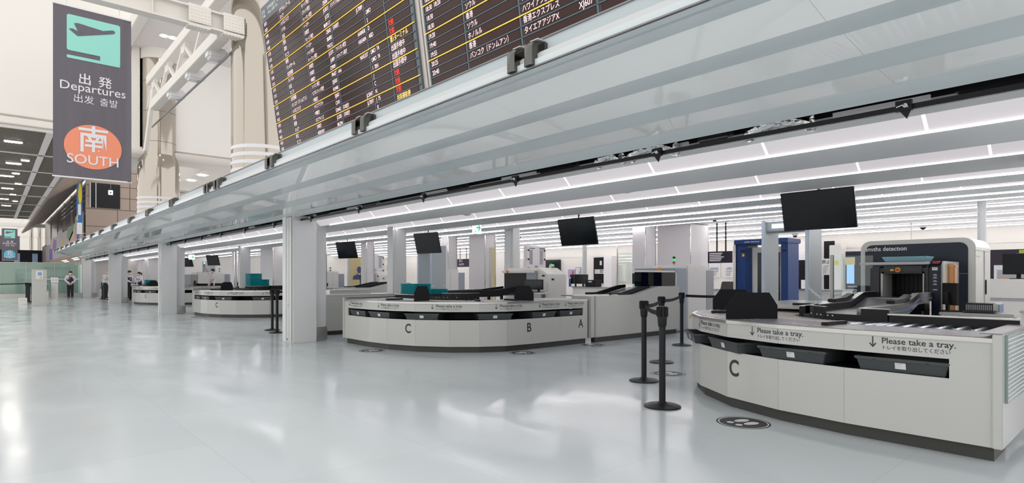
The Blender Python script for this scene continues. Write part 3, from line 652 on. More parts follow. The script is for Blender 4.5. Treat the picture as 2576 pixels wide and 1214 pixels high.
for a, b, zt2, nm, cc in bands: MB().box(4.5, 4.58, a, b, 2.96, zt2).build('painted_panel', mcol(nm, cc or (.3, .3, .3)), mu)
for nm, cc, pts in (('green', (.06, .19, .07), [(53, 5.1), (57.5, 5.0), (58, 4.4), (56, 4.0), (53.4, 4.5)]), ('peach', (.50, .32, .25), [(51.5, 5.0), (54, 4.6), (57, 4.0), (58.5, 3.3), (56, 3.0), (53, 3.7)]), ('ochre', (.52, .30, .02), [(61.8, 4.7), (62.9, 4.2), (62.8, 3.4), (61.8, 3.0), (61.2, 3.8)]), ('indigo', (.05, .05, .26), [(48.6, 5.3), (50, 4.9), (50.6, 4.0), (49.6, 3.7), (49, 4.6)]), ('indigo', 0, [(73, 4.0), (76, 4.2), (76.5, 3.0), (72.5, 3.0)]), ('violet', (.14, .06, .18), [(68, 4.6), (71, 4.9), (72.6, 4.0), (70, 3.6), (68.3, 3.9)]), ('red', (.30, .04, .05), [(50.4, 4.4), (51, 4.4), (51, 3.2), (50.4, 3.2)])):
    MB().prism([(4.492, y, z) for y, z in pts], (.01, 0, 0)).build('painted_shape', mcol(nm, cc or (.3, .3, .3)), mu)
# ---- far end of the hall: glazing, beams, dark void
struct(MB().box(-2, 16, 104, 104.5, 0, 20).build('wall_far', M['cream']))
fb = thing('far_truss', (0, 96, 6), 'pale steel roof beams of the distant hall beyond the dark ceiling', 'truss')
g = MB()
for z in (6.2, 7.6, 9.2): g.box(-10, 5.5, 95.8, 96.1, z, z + .3)
for k in range(7): g.prism([(-9 + k * 2.2, 95.9, 6.4), (-8.7 + k * 2.2, 95.9, 6.4), (-7.5 + k * 2.2 * 1.0, 95.9, 9.2), (-7.8 + k * 2.2, 95.9, 9.2)], (0, .1, 0))
g.build('beam_grid', M['beam'], fb)
MB().cyl((3.6, 90, 2), (3.6, 90, 8), .18).cyl((4.4, 90, 2), (4.4, 90, 8), .22).build('post', M['mirror'], fb, smooth=True)
o = MB().box(-6, 5.0, 88.1, 89, 0, 4.4).build('dark_shopfront', M['blackmat']); tag(o, 'dark unlit shopfront behind the NORTH banner', 'shopfront')
g = MB()
for x in (2.0, 3.6, 4.6): g.box(x, x + .5, 88.05, 88.1, 2.2, 4.0)
g.build('bluish_window', mat('dim_window', (.25, .33, .5), .3), o)
for k, z in enumerate((3.05,)):
    o = struct(MB().box(4.5, 9, 47.25, 87.5, 2.80, 2.95).build('ceiling_wood', mat('wood', (.30, .17, .10), .4)))
    g = MB()
    for i in range(6): g.box(5.0 + (i % 2) * .5, 5.12 + (i % 2) * .5, 48 + i * 4.5, 51.5 + i * 4.5, 2.785, 2.80)
    g.build('strip_light', M['lumline'], o)
# ================================================================== TRAY COUNTERS
def V2(p): return Vector((p[0], p[1]))
def resample(pl, step):
    out = [V2(pl[0])]
    for a, b in zip(pl, pl[1:]):
        a, b = V2(a), V2(b); n = max(1, round((b - a).length / step))
        out += [a.lerp(b, i / n) for i in range(1, n + 1)]
    return out
def offset(pl, d):                       # towards the inside of the island
    pl = [V2(p) for p in pl]; out = []
    for i, p in enumerate(pl):
        t0 = (p - pl[i - 1]).normalized() if i else None; t1 = (pl[i + 1] - p).normalized() if i < len(pl) - 1 else None
        t0 = t0 or t1; t1 = t1 or t0
        n0, n1 = Vector((t0.y, -t0.x)), Vector((t1.y, -t1.x)); n = (n0 + n1).normalized()
        out.append(p + n * (d / max(.5, n.dot(n0))))
    return out
PROFILE = [(5.04, .79), (5.04, 1.71), (5.11, 2.26), (5.31, 2.84), (5.66, 3.33), (6.04, 3.65), (6.46, 3.86), (7.0, 3.9), (7.7, 3.9), (8.45, 3.9)]
def cum(pl):
    L = [0]
    for a, b in zip(pl, pl[1:]): L.append(L[-1] + (V2(b) - V2(a)).length)
    return L
def along(pl, s):
    L = cum(pl)
    for i in range(len(pl) - 1):
        if s <= L[i + 1] or i == len(pl) - 2:
            a, b = V2(pl[i]), V2(pl[i + 1]); t = (b - a).normalized(); return a + t * (s - L[i]), t
def cut(pl, s0, s1):
    L = cum(pl); return [along(pl, s0)[0]] + [V2(pl[i]) for i in range(len(pl)) if s0 + .02 < L[i] < s1 - .02] + [along(pl, s1)[0]]
ZT, ZS1, ZS0, ZK = .835, .675, .537, .10
PLEASE, PLJA = 'Please take a tray.', 'トレイを取り出してください'
def counter(flip, lab, letters, texts, near):
    """flip mirrors the island so that it opens towards the camera"""
    MY = 5.62
    fp = (lambda p: Vector((p[0], 2 * MY - p[1]))) if flip else (lambda p: V2(p))
    pl = [V2(p) for p in PROFILE]
    Lt = cum(pl)[-1]
    F = lambda q: [fp(p) for p in q]
    base = fp((5.9, 2.2)); t = thing('tray_counter', (base.x, base.y, 0), lab, 'counter', 'white curved tray counters')
    s_slot0 = .24 if not flip else .13
    s_end = Lt - .12
    for i in range(len(pl) - 1):
        q = pl[i:i + 2]; o_ = offset(q, .02)
        MB().ribbon(F(q), F(o_), ZK, ZS0).build('front_panel', M['white'], t)
        MB().ribbon(F(q), F(o_), ZS1, ZT - .025).build('fascia_panel', M['white'], t)
    seam = MB()
    for i in range(1, len(pl) - 1):
        p = pl[i]; n = (offset(pl, .02)[i] - p).normalized(); tt = Vector((-n.y, n.x))
        for z0, z1 in ((ZK, ZS0), (ZS1, ZT - .03)): seam.ribbon(F([p - n * .0012 - tt * .0015, p - n * .0012 + tt * .0015]), F([p + n * .004 - tt * .0015, p + n * .004 + tt * .0015]), z0, z1)
    seam.build('panel_seam', M['grey'], t)
    q = cut(pl, 0, s_slot0); MB().ribbon(F(q), F(offset(q, .02)), ZS0, ZS1).build('filler_panel', M['white'], t)
    q = cut(pl, s_end, Lt); MB().ribbon(F(q), F(offset(q, .02)), ZS0, ZS1).build('filler_panel', M['white'], t)
    inner = offset(pl, .46)
    MB().ribbon(F(inner), F(offset(pl, .48)), ZK, ZT - .03).build('slot_back', M['blackmat'], t)
    MB().ribbon(F(offset(pl, .022)), F(inner), ZS0 - .02, ZS0 - .004).ribbon(F(offset(pl, .022)), F(inner), ZS1 + .006, ZS1 + .02).build('slot_shelf', M['blackmat'], t)
    MB().ribbon(F(offset(pl, .05)), F(offset(pl, .46)), 0.0, ZK).build('kick_base', M['kick'], t)
    MB().ribbon(F(offset(pl, -.012)), F(offset(pl, .03)), ZT - .028, ZT + .002).build('steel_edge', M['steel'], t)
    MB().ribbon(F(offset(pl, .028)), F(offset(pl, .58)), ZT - .012, ZT + .006).build('counter_mat', M['mat'], t)
    # writing printed on the mat
    mk = MB(); rr = random.Random(5)
    for s0 in [x * .82 + .25 for x in range(5)]:
        p, tg = along(pl, s0); n = Vector((tg.y, -tg.x))
        for r_ in range(3):
            for c_ in range(5):
                if rr.random() < .6:
                    a = p + tg * (c_ * .11) + n * (.14 + r_ * .09); e = tg * rr.uniform(.03, .09)
                    q = [fp(v) for v in (a, a + e, a + e + n * .03, a + n * .03)]
                    mk.add([(v.x, v.y, ZT + .0075) for v in q], [(0, 1, 2, 3)])
    mk.build('mat_printing', M['label'], t)
    # end panel and island rails
    e0, e1 = pl[0], offset(pl, 1.12)[0]
    MB().ribbon(F([e0 + Vector((-.02, -.055)), e1 + Vector((0, -.055))]), F([e0 + Vector((-.02, 0)), e1]), ZK, .865).build('end_panel', M['white'], t, bevel=.004)
    MB().ribbon(F([e0 + Vector((.0, -.05)), e1 + Vector((0, -.05))]), F([e0 + Vector((.0, .07)), e1 + Vector((0, .07))]), .865, .872).build('end_cap_strip', M['mat'], t)
    if near:
        MB().box(5.10, 6.14, .718, .734, .40, .862).build('frosted_side', M['fglass'], t)
        g = MB()
        for i in range(15): g.box(5.10, 6.14, .7165, .7185, .42 + i * .029, .427 + i * .029)
        g.build('louvre_line', M['bwhite'], t)
    MB().ribbon(F(offset(pl, .58)), F(offset(pl, 1.08)), ZT - .05, ZT - .025).build('roller_bed', M['belt'], t)
    dense = resample(pl, .03); Ld = cum(dense); i0, i1 = offset(dense, .59), offset(dense, 1.07)
    straight, curved = MB(), MB(); nxt = .06
    for i, s in enumerate(Ld):
        if s < nxt: continue
        st = s < 1.25; nxt = s + (.115 if st else .06); a, b = fp(i0[i]), fp(i1[i]); r_ = .024 if st else .016
        if (b - a).length < .05: continue
        (straight if st else curved).cyl((a.x, a.y, ZT - .012), (b.x, b.y, ZT - .012), r_ if st else .02, r_ if st else .009, 10)
    straight.build('straight_rollers', M['roller'], t, smooth=True); curved.build('curved_rollers', M['rollerb'], t, smooth=True)
    g0, g1, g2 = 0.0, .92, Lt - 1.0
    q = cut(pl, g0, g1); MB().ribbon(F(offset(q, 1.08)), F(offset(q, 1.10)), ZT - .02, .905).build('back_rail', M['black'], t)
    MB().ribbon(F(offset(q, 1.075)), F(offset(q, 1.125)), .905, .918).build('rail_cap', M['steel'], t)
    ctr = [(6.12, 1.70), (6.12, 1.98), (6.15, 2.16), (6.22, 2.30), (6.34, 2.44), (6.50, 2.54), (6.68, 2.60), (6.86, 2.62)]
    ctr2 = offset(ctr, .03)
    gd = MB().ribbon(F(ctr), F(ctr2), ZT - .02, .895).ribbon(F(ctr[3:]), F(ctr2[3:]), .895, .955).ribbon(F([(6.12, 1.70), (6.12, 1.93)]), F([(6.15, 1.70), (6.15, 1.93)]), .895, .955).build('curved_guard', M['black'], t)
    MB().ribbon(F(offset(ctr[3:], -.002)), F(offset(ctr[3:], .034)), .955, .960).ribbon(F([(6.118, 1.70), (6.118, 1.93)]), F([(6.154, 1.70), (6.154, 1.93)]), .955, .960).build('guard_trim', M['steel'], gd)
    sc_ = MB()
    for s in (.5, .56, .66, .73, .9):
        p, tg = along(ctr, s); p = fp(p + Vector((-tg.y, tg.x)) * .003); sc_.sphere((p.x, p.y, .875), .008, 8)
    sc_.build('screw', M['bwhite'], gd)
    # black bag shields standing across the counter
    for s, L0, L1 in (((2.16, .03, .56), (4.07, .02, .52)) if not flip else ((1.98, .10, .52), (4.25, .02, .52))):
        p, tg = along(pl, s); n = Vector((tg.y, -tg.x)); a, b = p + n * L0, p + n * L1; d = (b - a)
        P_ = [(0, ZT + .006), (1, ZT + .006), (1, ZT + .14), (.84, ZT + .265), (.20, ZT + .265), (0, ZT + .14)]
        MB().prism([(*(fp(a + d * u)), z) for u, z in P_], tuple(fp(a + tg * .012) - fp(a)) + (0,)).build('bag_shield', M['blackmat'], t, bevel=.002)
    for s in (1.16, 3.2, 4.0):
        p, tg = along(pl, s); n = Vector((tg.y, -tg.x)); a, b = p + n * .20, p + n * .56
        MB().ribbon(F([a, b]), F([a + tg * .05, b + tg * .05]), ZT + .006, ZT + .035).build('counter_stop', M['black'], t, bevel=.006)
    # letters A B C and the tray signs
    def frame(s):
        p, tg = along(pl, s); P0 = fp(p); d = (fp(p + tg) - P0); nn = fp(p - Vector((tg.y, -tg.x))) - P0
        d = -d if not flip else d            # text runs left to right as seen from outside
        return Vector((P0.x, P0.y, 0)), Vector((d.x, d.y, 0)), Vector((nn.x, nn.y, 0))
    def wrapped(s, body, size, z, bold, name, m, sx=1.0, bits=None):
        v, f = glyphs(body, bold); mb = MB(); sg = -1 if not flip else 1
        pts = []
        for p in v:
            q, d, nn = frame(s + sg * p.x * size * sx); w = q + nn * .0015; pts.append((w.x, w.y, z + p.y * size))
        mb.add(pts, f); return mb
    for s, L_ in letters:
        wrapped(s, L_, .215, .315, .022, 'letter', M['ink'], .86).build('letter', M['ink'], t)
    for s in texts:
        mb = wrapped(s, PLEASE, .062, .752, .012, 'x', M['ink'], 1.02); m2 = wrapped(s, PLJA, .036, .708, .004, 'x', M['ink'], .92)
        mb.add(m2.v, m2.f)
        sg = -1 if not flip else 1
        ar = [(-.062, .80), (-.054, .80), (-.054, .735), (-.040, .752), (-.033, .746), (-.058, .716), (-.083, .746), (-.076, .752), (-.062, .735)]
        pts = []
        for u, z in ar:
            q, d, nn = frame(s + sg * u); w = q + nn * .0015; pts.append((w.x, w.y, z))
        mb.add(pts, [tuple(range(len(pts)))]); mb.build('tray_sign', M['ink'], t)
    return t, pl, fp, frame
def make_tray(loc, d, n, lab, grp='grey trays in the counter slots', text=None):
    """d: along the counter front, n: outward; loc on the front line"""
    t = thing('luggage_tray', loc, lab, 'tray', grp)
    L, Wd, Hh = .62, .40, .105
    o = Vector(loc)
    def loop(l, w, z, inset=0): return [o + d * a + n * (.0 - Wd / 2 + b) + Z3 * z for a, b in ((-l / 2, -w / 2), (l / 2, -w / 2), (l / 2, w / 2), (-l / 2, w / 2))]
    mb = MB().ring([loop(L * .88, Wd * .86, 0), loop(L * .95, Wd * .95, Hh * .8), loop(L, Wd, Hh * .82), loop(L, Wd, Hh), loop(L * .95, Wd * .94, Hh), loop(L * .87, Wd * .84, .006)], cap=True)
    mb.build('body', M['tray'], t, bevel=.006)
    f = o + n * (-Wd * .07 + .006) + Z3 * .028; slope = (n * .018 + Z3 * .08).normalized()
    MB().add([f + d * a + slope * b + n * .003 for a, b in ((-.035, 0), (.035, 0), (.035, .048), (-.035, .048))], [(0, 1, 2, 3)]).build('label_sticker', M['label'], t)
    if text:
        mb = MB(); write(mb, text, f - d * .03 + slope * .034 + n * .0045, d, slope, .011, .008); mb.add([f + d * a + slope * b + n * .0045 for a, b in ((-.03, .016), (-.005, .016), (-.005, .0185), (-.03, .0185))], [(0, 1, 2, 3)]); mb.build('label_print', M['grey'], t)
    g = MB()
    for a in (-.17, .17): g.add([f + d * (a + q) + slope * b + n * .004 for q, b in ((-.012, .064), (.012, .064), (.0, .052))], [(0, 1, 2)])
    g.build('moulded_notch', M['black'], t)
    return t
ct, pl, fp, fr = counter(False, 'nearest white curved tray counter with one big letter C at the right', [(2.06, 'C')], [.66, 1.71, 2.68], True)
for s, lab, tx, out in ((.54, 'grey tray nearest the right end of the nearest counter slot', 'S-061960', .0), (1.37, 'grey tray in the middle of the nearest counter slot', 'S-064483', .0), (2.16, 'skewed grey tray above the nearest big letter C', 'S-054021', .02), (3.02, 'grey tray poking out at the far left corner of the nearest counter', None, .07)):
    q, d, nn = fr(s); make_tray(q + nn * out + Z3 * ZS0, d, nn, lab, text=tx)
ct2, pl2, fp2, fr2 = counter(True, 'middle white curved tray counter marked C, B and A beside the large white column', [(1.87, 'C'), (4.08, 'B'), (5.40, 'A')], [.26, 1.29, 2.45, 3.53, 4.44, 5.10], False)
tl = (('leftmost', .48), ('second', 1.21), ('third', 2.19), ('fourth', 3.46), ('fifth', 4.52), ('last', 5.22))
trays2 = []
for w, s in tl:
    q, d, nn = fr2(s); trays2.append(make_tray(q - nn * .01 + Z3 * ZS0, d, nn, w + ' grey tray from the left in the slot of the middle counter', text='S-063117'))
for k, (nm, dy) in enumerate((('second', 11.2), ('third', 22.4), ('fourth', 33.6))):
    copy_tree(ct2, (0, dy, 0), label=['white curved tray counter seen between the nearest and second clad columns', 'distant white tray counter with turquoise box, between the second and third clad columns', 'farthest small tray counter beyond the third clad column'][k])
    for i, tr_ in enumerate(trays2):
        if k == 2 and i > 3: continue
        copy_tree(tr_, (0, dy, 0), label=tl[i][0] + ' grey tray from the left in ' + ['the counter left of the nearest clad column', 'the distant counter beyond the second column', 'the farthest counter beyond the third column'][k])
# ---- plain white side counters that lead to the scanners
def side_counter(dy, lab):
    t = thing('side_counter', (10.5, 8.0 + dy, 0), lab, 'counter', 'plain white side counters')
    y0, y1 = 7.28 + dy, 7.42 + dy
    P_ = [(8.62, .10), (11.5, .10), (11.5, 1.055), (10.69, 1.055), (9.9, .895), (8.62, .895)]
    MB().prism([(x, y0, z) for x, z in P_], (0, .14, 0)).build('side_panel', M['white'], t, bevel=.012)
    MB().box(8.65, 11.45, y0 + .05, y1, 0, .10).build('kick_base', M['kick'], t)
    MB().box(8.5, 8.62, y0 + .02, y0 + .52, .10, .895).build('end_panel', M['white'], t, bevel=.01)
    MB().box(8.6, 9.9, y1, y1 + .75, .875, .895).build('worktop', M['mat'], t)
    MB().prism([(9.7, y1 + .05, .88), (10.7, y1 + .05, 1.03), (11.5, y1 + .05, 1.03), (11.5, y1 + .05, 1.0), (9.7, y1 + .05, .84)], (0, .6, 0)).build('belt', M['belt'], t)
    for yy in (y1 + .02, y1 + .66): MB().prism([(9.3, yy, .88), (9.75, yy, .88), (10.6, yy, 1.03), (10.6, yy, 1.09), (10.35, yy, 1.08), (9.6, yy, .935), (9.3, yy, .935)], (0, .06, 0)).build('belt_rail', M['black'], t)
    MB().box(9.15, 9.3, y0 - .012, y0 + .06, .885, .91).build('edge_guard', M['machine'], t, bevel=.006)
    return t
sd = side_counter(0, 'plain white side counter with dark plinth, right of letter A on the middle counter')
copy_tree(sd, (0, 11.2, 0), label='plain white side counter of the second security lane beyond the middle counter')
# plain block showing between the clad column and the middle counter
o = MB().box(5.25, 7.6, 12.05, 12.7, .09, .86).build('plain_counter', M['white'], bevel=.01); tag(o, 'plain cream counter block left of the middle tray counter', 'counter')
MB().box(5.3, 7.5, 12.1, 12.65, 0, .09).build('kick_base', M['kick'], o); MB().box(5.24, 7.6, 12.04, 12.72, .86, .875).build('worktop', M['machine'], o)
MB().box(5.6, 6.6, 12.35, 12.65, .875, .97).build('roller_frame', M['steel'], o)
# ---- belt barrier posts
def barrier(x, y, lab, h=.97):
    t = thing('barrier_post', (x, y, 0), lab, 'barrier post', 'black belt barrier posts')
    MB().lathe((x, y, 0), [(.175, .001), (.175, .012), (.15, .022), (.05, .034), (.034, .05)], 32).build('base', M['black'], t, smooth=True)
    MB().lathe((x, y, 0), [(.031, .04), (.031, h - .10)], 20).build('pole', M['black'], t, smooth=True)
    MB().lathe((x, y, 0), [(.034, h - .20), (.04, h - .185), (.045, h - .12), (.045, h - .01), (.04, h)], 20).build('belt_head', M['black'], t, smooth=True)
    g = MB()
    for a in range(4):
        c, s_ = math.cos(a * math.pi / 2), math.sin(a * math.pi / 2); g.obox((x, y, h - .10), (c, s_, 0), (-s_, c, 0), (0, 0, 1), (.03, .052), (-.026, .026), (0, .095))
    g.build('belt_clip', M['blackmat'], t, bevel=.004)
    return t
bpts = [(4.85, 3.26), (5.88, 4.21), (7.36, 4.96), (9.49, 5.96)]
for (x, y), l in zip(bpts, ('nearest black belt barrier post in front of the near counter', 'second black belt barrier post, left of the nearest one', 'third black belt barrier post directly behind the nearest one', 'fourth black belt barrier post near the blue body scanner')): barrier(x, y, l)
def belt(a, b, z, lab, sag=.03):
    n = 12; R = []
    for i in range(n + 1):
        u = i / n; x, y = a[0] + (b[0] - a[0]) * u, a[1] + (b[1] - a[1]) * u; zz = z - sag * 4 * u * (1 - u)
        d = Vector((b[1] - a[1], a[0] - b[0], 0)).normalized() * .0015
        R.append([(x - d.x, y - d.y, zz - .024), (x + d.x, y + d.y, zz - .024), (x + d.x, y + d.y, zz + .024), (x - d.x, y - d.y, zz + .024)])
    return tag(MB().ring(R).build('barrier_belt', M['blackmat']), lab, 'belt', 'black barrier belts')
def trimmed(a, b, r=.055):
    d = (V2(b) - V2(a)).normalized() * r; return V2(a) + d, V2(b) - d
for (i, j), l in (((0, 1), 'black belt from the nearest barrier post to the second post'), ((1, 2), 'black belt running from the second barrier post back to the third'), ((2, 3), 'black belt from the third barrier post to the fourth')):
    a, b = trimmed(bpts[i], bpts[j]); belt(a, b, .91, l)
belt((9.57, 5.93), (11.6, 5.2), .91, 'black belt from the fourth barrier post towards the blue body scanner')
for k, (x, y) in enumerate(((4.66, 12.15), (4.52, 11.80))): pass
b2 = [at_t(685, 13.85), at_t(697, 13.2)]
for (x, y), l in zip(b2, ('left black barrier post of the pair beside the large white column', 'right black barrier post of the pair beside the large white column')): barrier(x, y, l)
belt(*trimmed(b2[0], (6.9, 13.6)), .91, 'black belt leading right from the barrier pair behind the large white column')
b3 = [at_t(66, 30.6), at_t(70, 30.0), at_t(74, 29.2), at_t(80, 28.2)]
for (x, y), l in zip(b3, ('farthest', 'third', 'second', 'nearest')): barrier(x, y, l + ' black barrier post of the far row by the white kiosk')
belt(trimmed(b3[0], (-2.5, b3[0][1]))[0], (-2.5, b3[0][1] + .1), .92, 'black belt stretched to the left edge from the far barrier row')
b4 = [at_t(257, 34.0), at_t(260.5, 33.0)]
for (x, y), l in zip(b4, ('left', 'right')): barrier(x, y, l + ' black barrier post of the distant pair behind the third column')
# ---- round footprint stickers on the floor
def sticker(x, y, rot, lab):
    t = thing('floor_sticker', (x, y, 0), lab, 'floor sticker', 'round footprint floor stickers')
    ux, uy = Vector((math.cos(rot), math.sin(rot), 0)), Vector((-math.sin(rot), math.cos(rot), 0))
    def sh(pts, z, nm, m): MB().prism([(x, y, z) + 0 * ux if False else Vector((x, y, z)) + ux * p[0] + uy * p[1] for p in pts], (0, 0, .0006)).build(nm, m, t)
    sh(disc(.22, 40), .0005, 'disc', M['ink'])
    ro, ri = disc(.205, 40), disc(.195, 40); MB().ring([[Vector((x, y, z_)) + ux * p[0] + uy * p[1] for p in q] for q, z_ in ((ro, .0012), (ri, .0012), (ri, .0016), (ro, .0016), (ro, .0012))], cap=False).build('ring', M['label'], t)
    for sgn in (-1, 1):
        sole = [(sgn * .055 + .040 * math.cos(a) * (1 + .15 * math.sin(a)), .035 + .075 * math.sin(a)) for a in [2 * math.pi * q / 20 for q in range(20)]]
        heel = [(sgn * .05 + .030 * math.cos(a), -.095 + .03 * math.sin(a)) for a in [2 * math.pi * q / 16 for q in range(16)]]
        sh(sole, .0012, 'shoe_sole', M['label']); sh(heel, .0012, 'shoe_heel', M['label'])
sticker(4.84, 2.44, -1.9, 'nearest round footprint sticker in front of the big letter C')
sticker(6.57, 4.33, -1.9, 'footprint floor sticker behind the nearest barrier posts')
sticker(8.31, 7.09, .2, 'footprint floor sticker below letter A on the middle counter')
sticker(6.58, 7.12, .2, 'footprint floor sticker below letter B on the middle counter')
sticker(4.86, 9.05, -1.2, 'footprint floor sticker at the left end of the middle counter')
sticker(4.86, 20.25, -1.2, 'distant footprint floor sticker by the counter beyond the nearest clad column')
# ================================================================== SCANNERS, ARCHES, SCREENS
def rrect_yz(x, y0, y1, z0, z1, r, n=6):
    P_ = []
    for cy, cz, a0 in ((y1 - r, z1 - r, 0), (y0 + r, z1 - r, 90)):
        for q in range(n + 1):
            a = math.radians(a0 + 90 * q / n); P_.append((x, cy + r * math.cos(a), cz + r * math.sin(a)))
    return P_ + [(x, y0, z0), (x, y1, z0)]
t = thing('baggage_scanner', (10, 2.4, 0), 'big white and navy baggage scanner with rounded top, maker name across its front', 'baggage scanner')
MB().prism(rrect_yz(10.0, 1.75, 3.16, .02, 1.80, .14), (.98, 0, 0)).build('housing', M['white'], t, bevel=.012, smooth=True)
MB().prism(rrect_yz(9.985, 1.83, 3.09, .1, 1.735, .10), (.02, 0, 0)).build('navy_front', M['navy'], t)
MB().box(9.982, 9.986, 1.83, 2.2, 1.30, 1.304).build('front_seam', M['grey'], t)
w_ = MB(); write(w_, 'smıths detectıon', (9.981, at_x(2178, 10), 1.645), -Y3, Z3, .088, .014, 'LEFT', .92); w_.build('maker_lettering', M['bwhite'], t)
w_ = MB(); write(w_, 'smıths detectıon', (10.06, 1.748, 1.53), X3, Z3, .03, .004); w_.build('side_lettering', M['grey'], t)
MB().box(10.0, 10.98, 1.742, 1.75, 1.62, 1.624).box(10.55, 10.554, 1.742, 1.75, .1, 1.62).build('side_seam', M['grey'], t)
MB().box(10.62, 10.66, 1.735, 1.75, 1.0, 1.22).build('door_handle', M['black'], t, bevel=.01)
hd = MB()
hd.box(9.1, 9.98, 2.62, 2.76, .75, 1.40).box(9.1, 9.98, 2.06, 2.13, .75, 1.40).box(9.1, 9.98, 2.13, 2.62, 1.30, 1.40)
hd.build('tunnel_hood', M['hood'], t, bevel=.025)
MB().box(9.75, 9.78, 2.13, 2.62, .99, 1.30).build('lead_curtain', M['blackmat'], t)
g = MB()
for i in range(9): g.box(9.735, 9.75, 2.14 + i * .053, 2.187 + i * .053, .99, 1.30)
g.build('curtain_strip', M['black'], t)
MB().box(9.09, 9.5, 2.60, 2.622, .98, 1.30).build('tunnel_liner', M['white'], t); MB().box(9.09, 9.12, 2.128, 2.14, .98, 1.30).build('tunnel_liner', M['white'], t)
sp = MB().prism([(9.1, 1.95, .05), (9.1, 1.95, 1.40), (9.16, 1.95, 1.455), (9.98, 1.95, 1.455), (9.98, 1.95, .05)], (0, .11, 0)).build('control_side', M['navy'], t, bevel=.01)
MB().prism([(9.14, 1.93, .05), (9.14, 1.93, 1.41), (9.2, 1.93, 1.46), (9.98, 1.93, 1.46), (9.98, 1.93, .05)], (0, .02, 0)).build('white_cheek', M['white'], t)
MB().box(9.10, 9.16, 2.06, 2.9, 1.42, 1.455).build('top_bar', M['white'], t, bevel=.012); MB().box(9.095, 9.2, 1.95, 2.06, 1.425, 1.462).build('red_corner', M['red'], t, bevel=.02)
MB().box(9.095, 9.1, 1.98, 2.04, 1.34, 1.38).box(9.095, 9.1, 1.985, 2.03, 1.085, 1.095).build('label_plate', M['label'], t)
g = MB()
for z in (1.27, 1.235, 1.19, 1.15): g.prism([(9.095, 1.985, z), (9.095, 2.03, z), (9.095, 2.02, z + .022), (9.095, 1.995, z + .022)], (.004, 0, 0))
g.build('warning_symbols', M['grey'], t)
MB().cyl((9.1, 2.42, 1.35), (9.075, 2.42, 1.35), .032, n=20).box(9.09, 9.1, 2.47, 2.51, 1.335, 1.36).build('button_plate', mat('signal_yellow', (.8, .5, .02), .4), t); MB().cyl((9.075, 2.42, 1.35), (9.05, 2.42, 1.35), .02, n=16).build('stop_button', mat('stop_red', (.6, .10, .02), .4), t)
MB().box(9.36, 9.48, 1.85, 1.93, .75, 1.40).box(9.34, 9.50, 1.84, 1.93, 1.36, 1.43).build('bronze_post', M['gold'], t, bevel=.02)
# conveyor ramp up to the tunnel
rp = thing('conveyor_ramp', (8, 2.36, 0), 'dark belt ramp climbing from the roller carousel to the navy baggage scanner', 'conveyor')
MB().prism([(6.55, 2.10, .86), (8.0, 2.10, .875), (8.46, 2.10, .985), (9.08, 2.10, .99), (9.08, 2.10, .95), (8.46, 2.10, .94), (8.0, 2.10, .83), (6.55, 2.10, .82)], (0, .52, 0)).build('belt', M['belt'], rp)
MB().box(8.0, 8.02, 2.12, 2.62, .874, .882).box(8.46, 8.475, 2.12, 2.62, .984, .99).build('roller_gap', M['steel'], rp)
def rail(y, th, x0, m, name):
    return MB().prism([(x0, y, .80), (8.0, y, .80), (8.46, y, .92), (9.05, y, .92), (9.05, y, 1.05), (8.46, y, 1.05), (8.0, y, .945), (x0, y, .935)], (0, th, 0)).build(name, M[m], rp, bevel=.006)
rail(2.63, .07, 6.62, 'black', 'left_rail'); rail(2.03, .06, 6.5, 'gunmetal', 'right_rail')
for y in (2.63, 2.03): MB().prism([(6.6, y, .936), (8.0, y, .946), (8.46, y, 1.051), (9.05, y, 1.051), (9.05, y, 1.058), (8.45, y, 1.058), (7.99, y, .953), (6.6, y, .943)], (0, .065, 0)).build('rail_cap', M['steel'], rp)
for y in (2.66, 2.04): MB().prism([(7.55, y, .95), (7.98, y, .955), (8.2, y, 1.01), (8.2, y, 1.05), (7.95, y, 1.0), (7.55, y, .99)], (0, .09, 0)).build('side_pad', M['black'], rp, bevel=.01)
MB().prism([(6.5, 2.022, .86), (8.02, 2.022, .865), (8.48, 2.022, .98), (9.05, 2.022, .985), (9.05, 2.022, .995), (8.47, 2.022, .99), (8.0, 2.022, .875), (6.5, 2.022, .87)], (0, .01, 0)).build('blue_trim', mat('blue_trim', (.08, .16, .42), .3), rp)
for x in (7.6, 8.8): MB().box(x, x + .08, 2.08, 2.16, 0, .82).box(x, x + .08, 2.56, 2.64, 0, .82).build('leg', M['black'], rp)
MB().box(8.72, 8.80, 1.98, 2.03, .78, .95).box(8.74, 8.78, 1.985, 2.03, .55, .78).build('latch_bracket', M['chrome'], rp)
o = MB().box(7.05, 8.62, 2.73, 3.62, .875, .925).build('side_table', M['white'], bevel=.01); tag(o, 'white flat side table left of the dark conveyor ramp', 'table')
for x, y in ((7.2, 2.85), (8.45, 2.85), (7.2, 3.5), (8.45, 3.5)): MB().box(x - .03, x + .03, y - .03, y + .03, 0, .875).build('leg', M['steel'], o)
MB().box(7.03, 7.14, 2.72, 2.95, .925, .95).build('corner_pad', M['black'], o, bevel=.008)
sc = thing('glass_screen', (9.4, 2.95, 0), 'clear glass screen panel standing left of the navy baggage scanner', 'glass screen')
MB().box(9.3, 9.312, 2.78, 3.3, .5, 1.56).build('pane', M['glass'], sc); MB().box(9.28, 9.33, 2.98, 3.02, 0, 1.05).box(9.28, 9.33, 3.3, 3.34, 0, 1.58).build('post', M['white'], sc)
o = MB().ring([[(9.2 + a, 2.12 + b, z) for a, b in ((i, i), (.36 - i, i), (.36 - i, .52 - i), (i, .52 - i))] for i, z in ((.03, 1.463), (0, 1.525), (.0, 1.53), (.015, 1.53), (.04, 1.475))]).build('light_blue_tray', mat('tray_light_blue', (.30, .55, .66), .4)); tag(o, 'light blue tray lying on top of the navy scanner tunnel', 'tray')
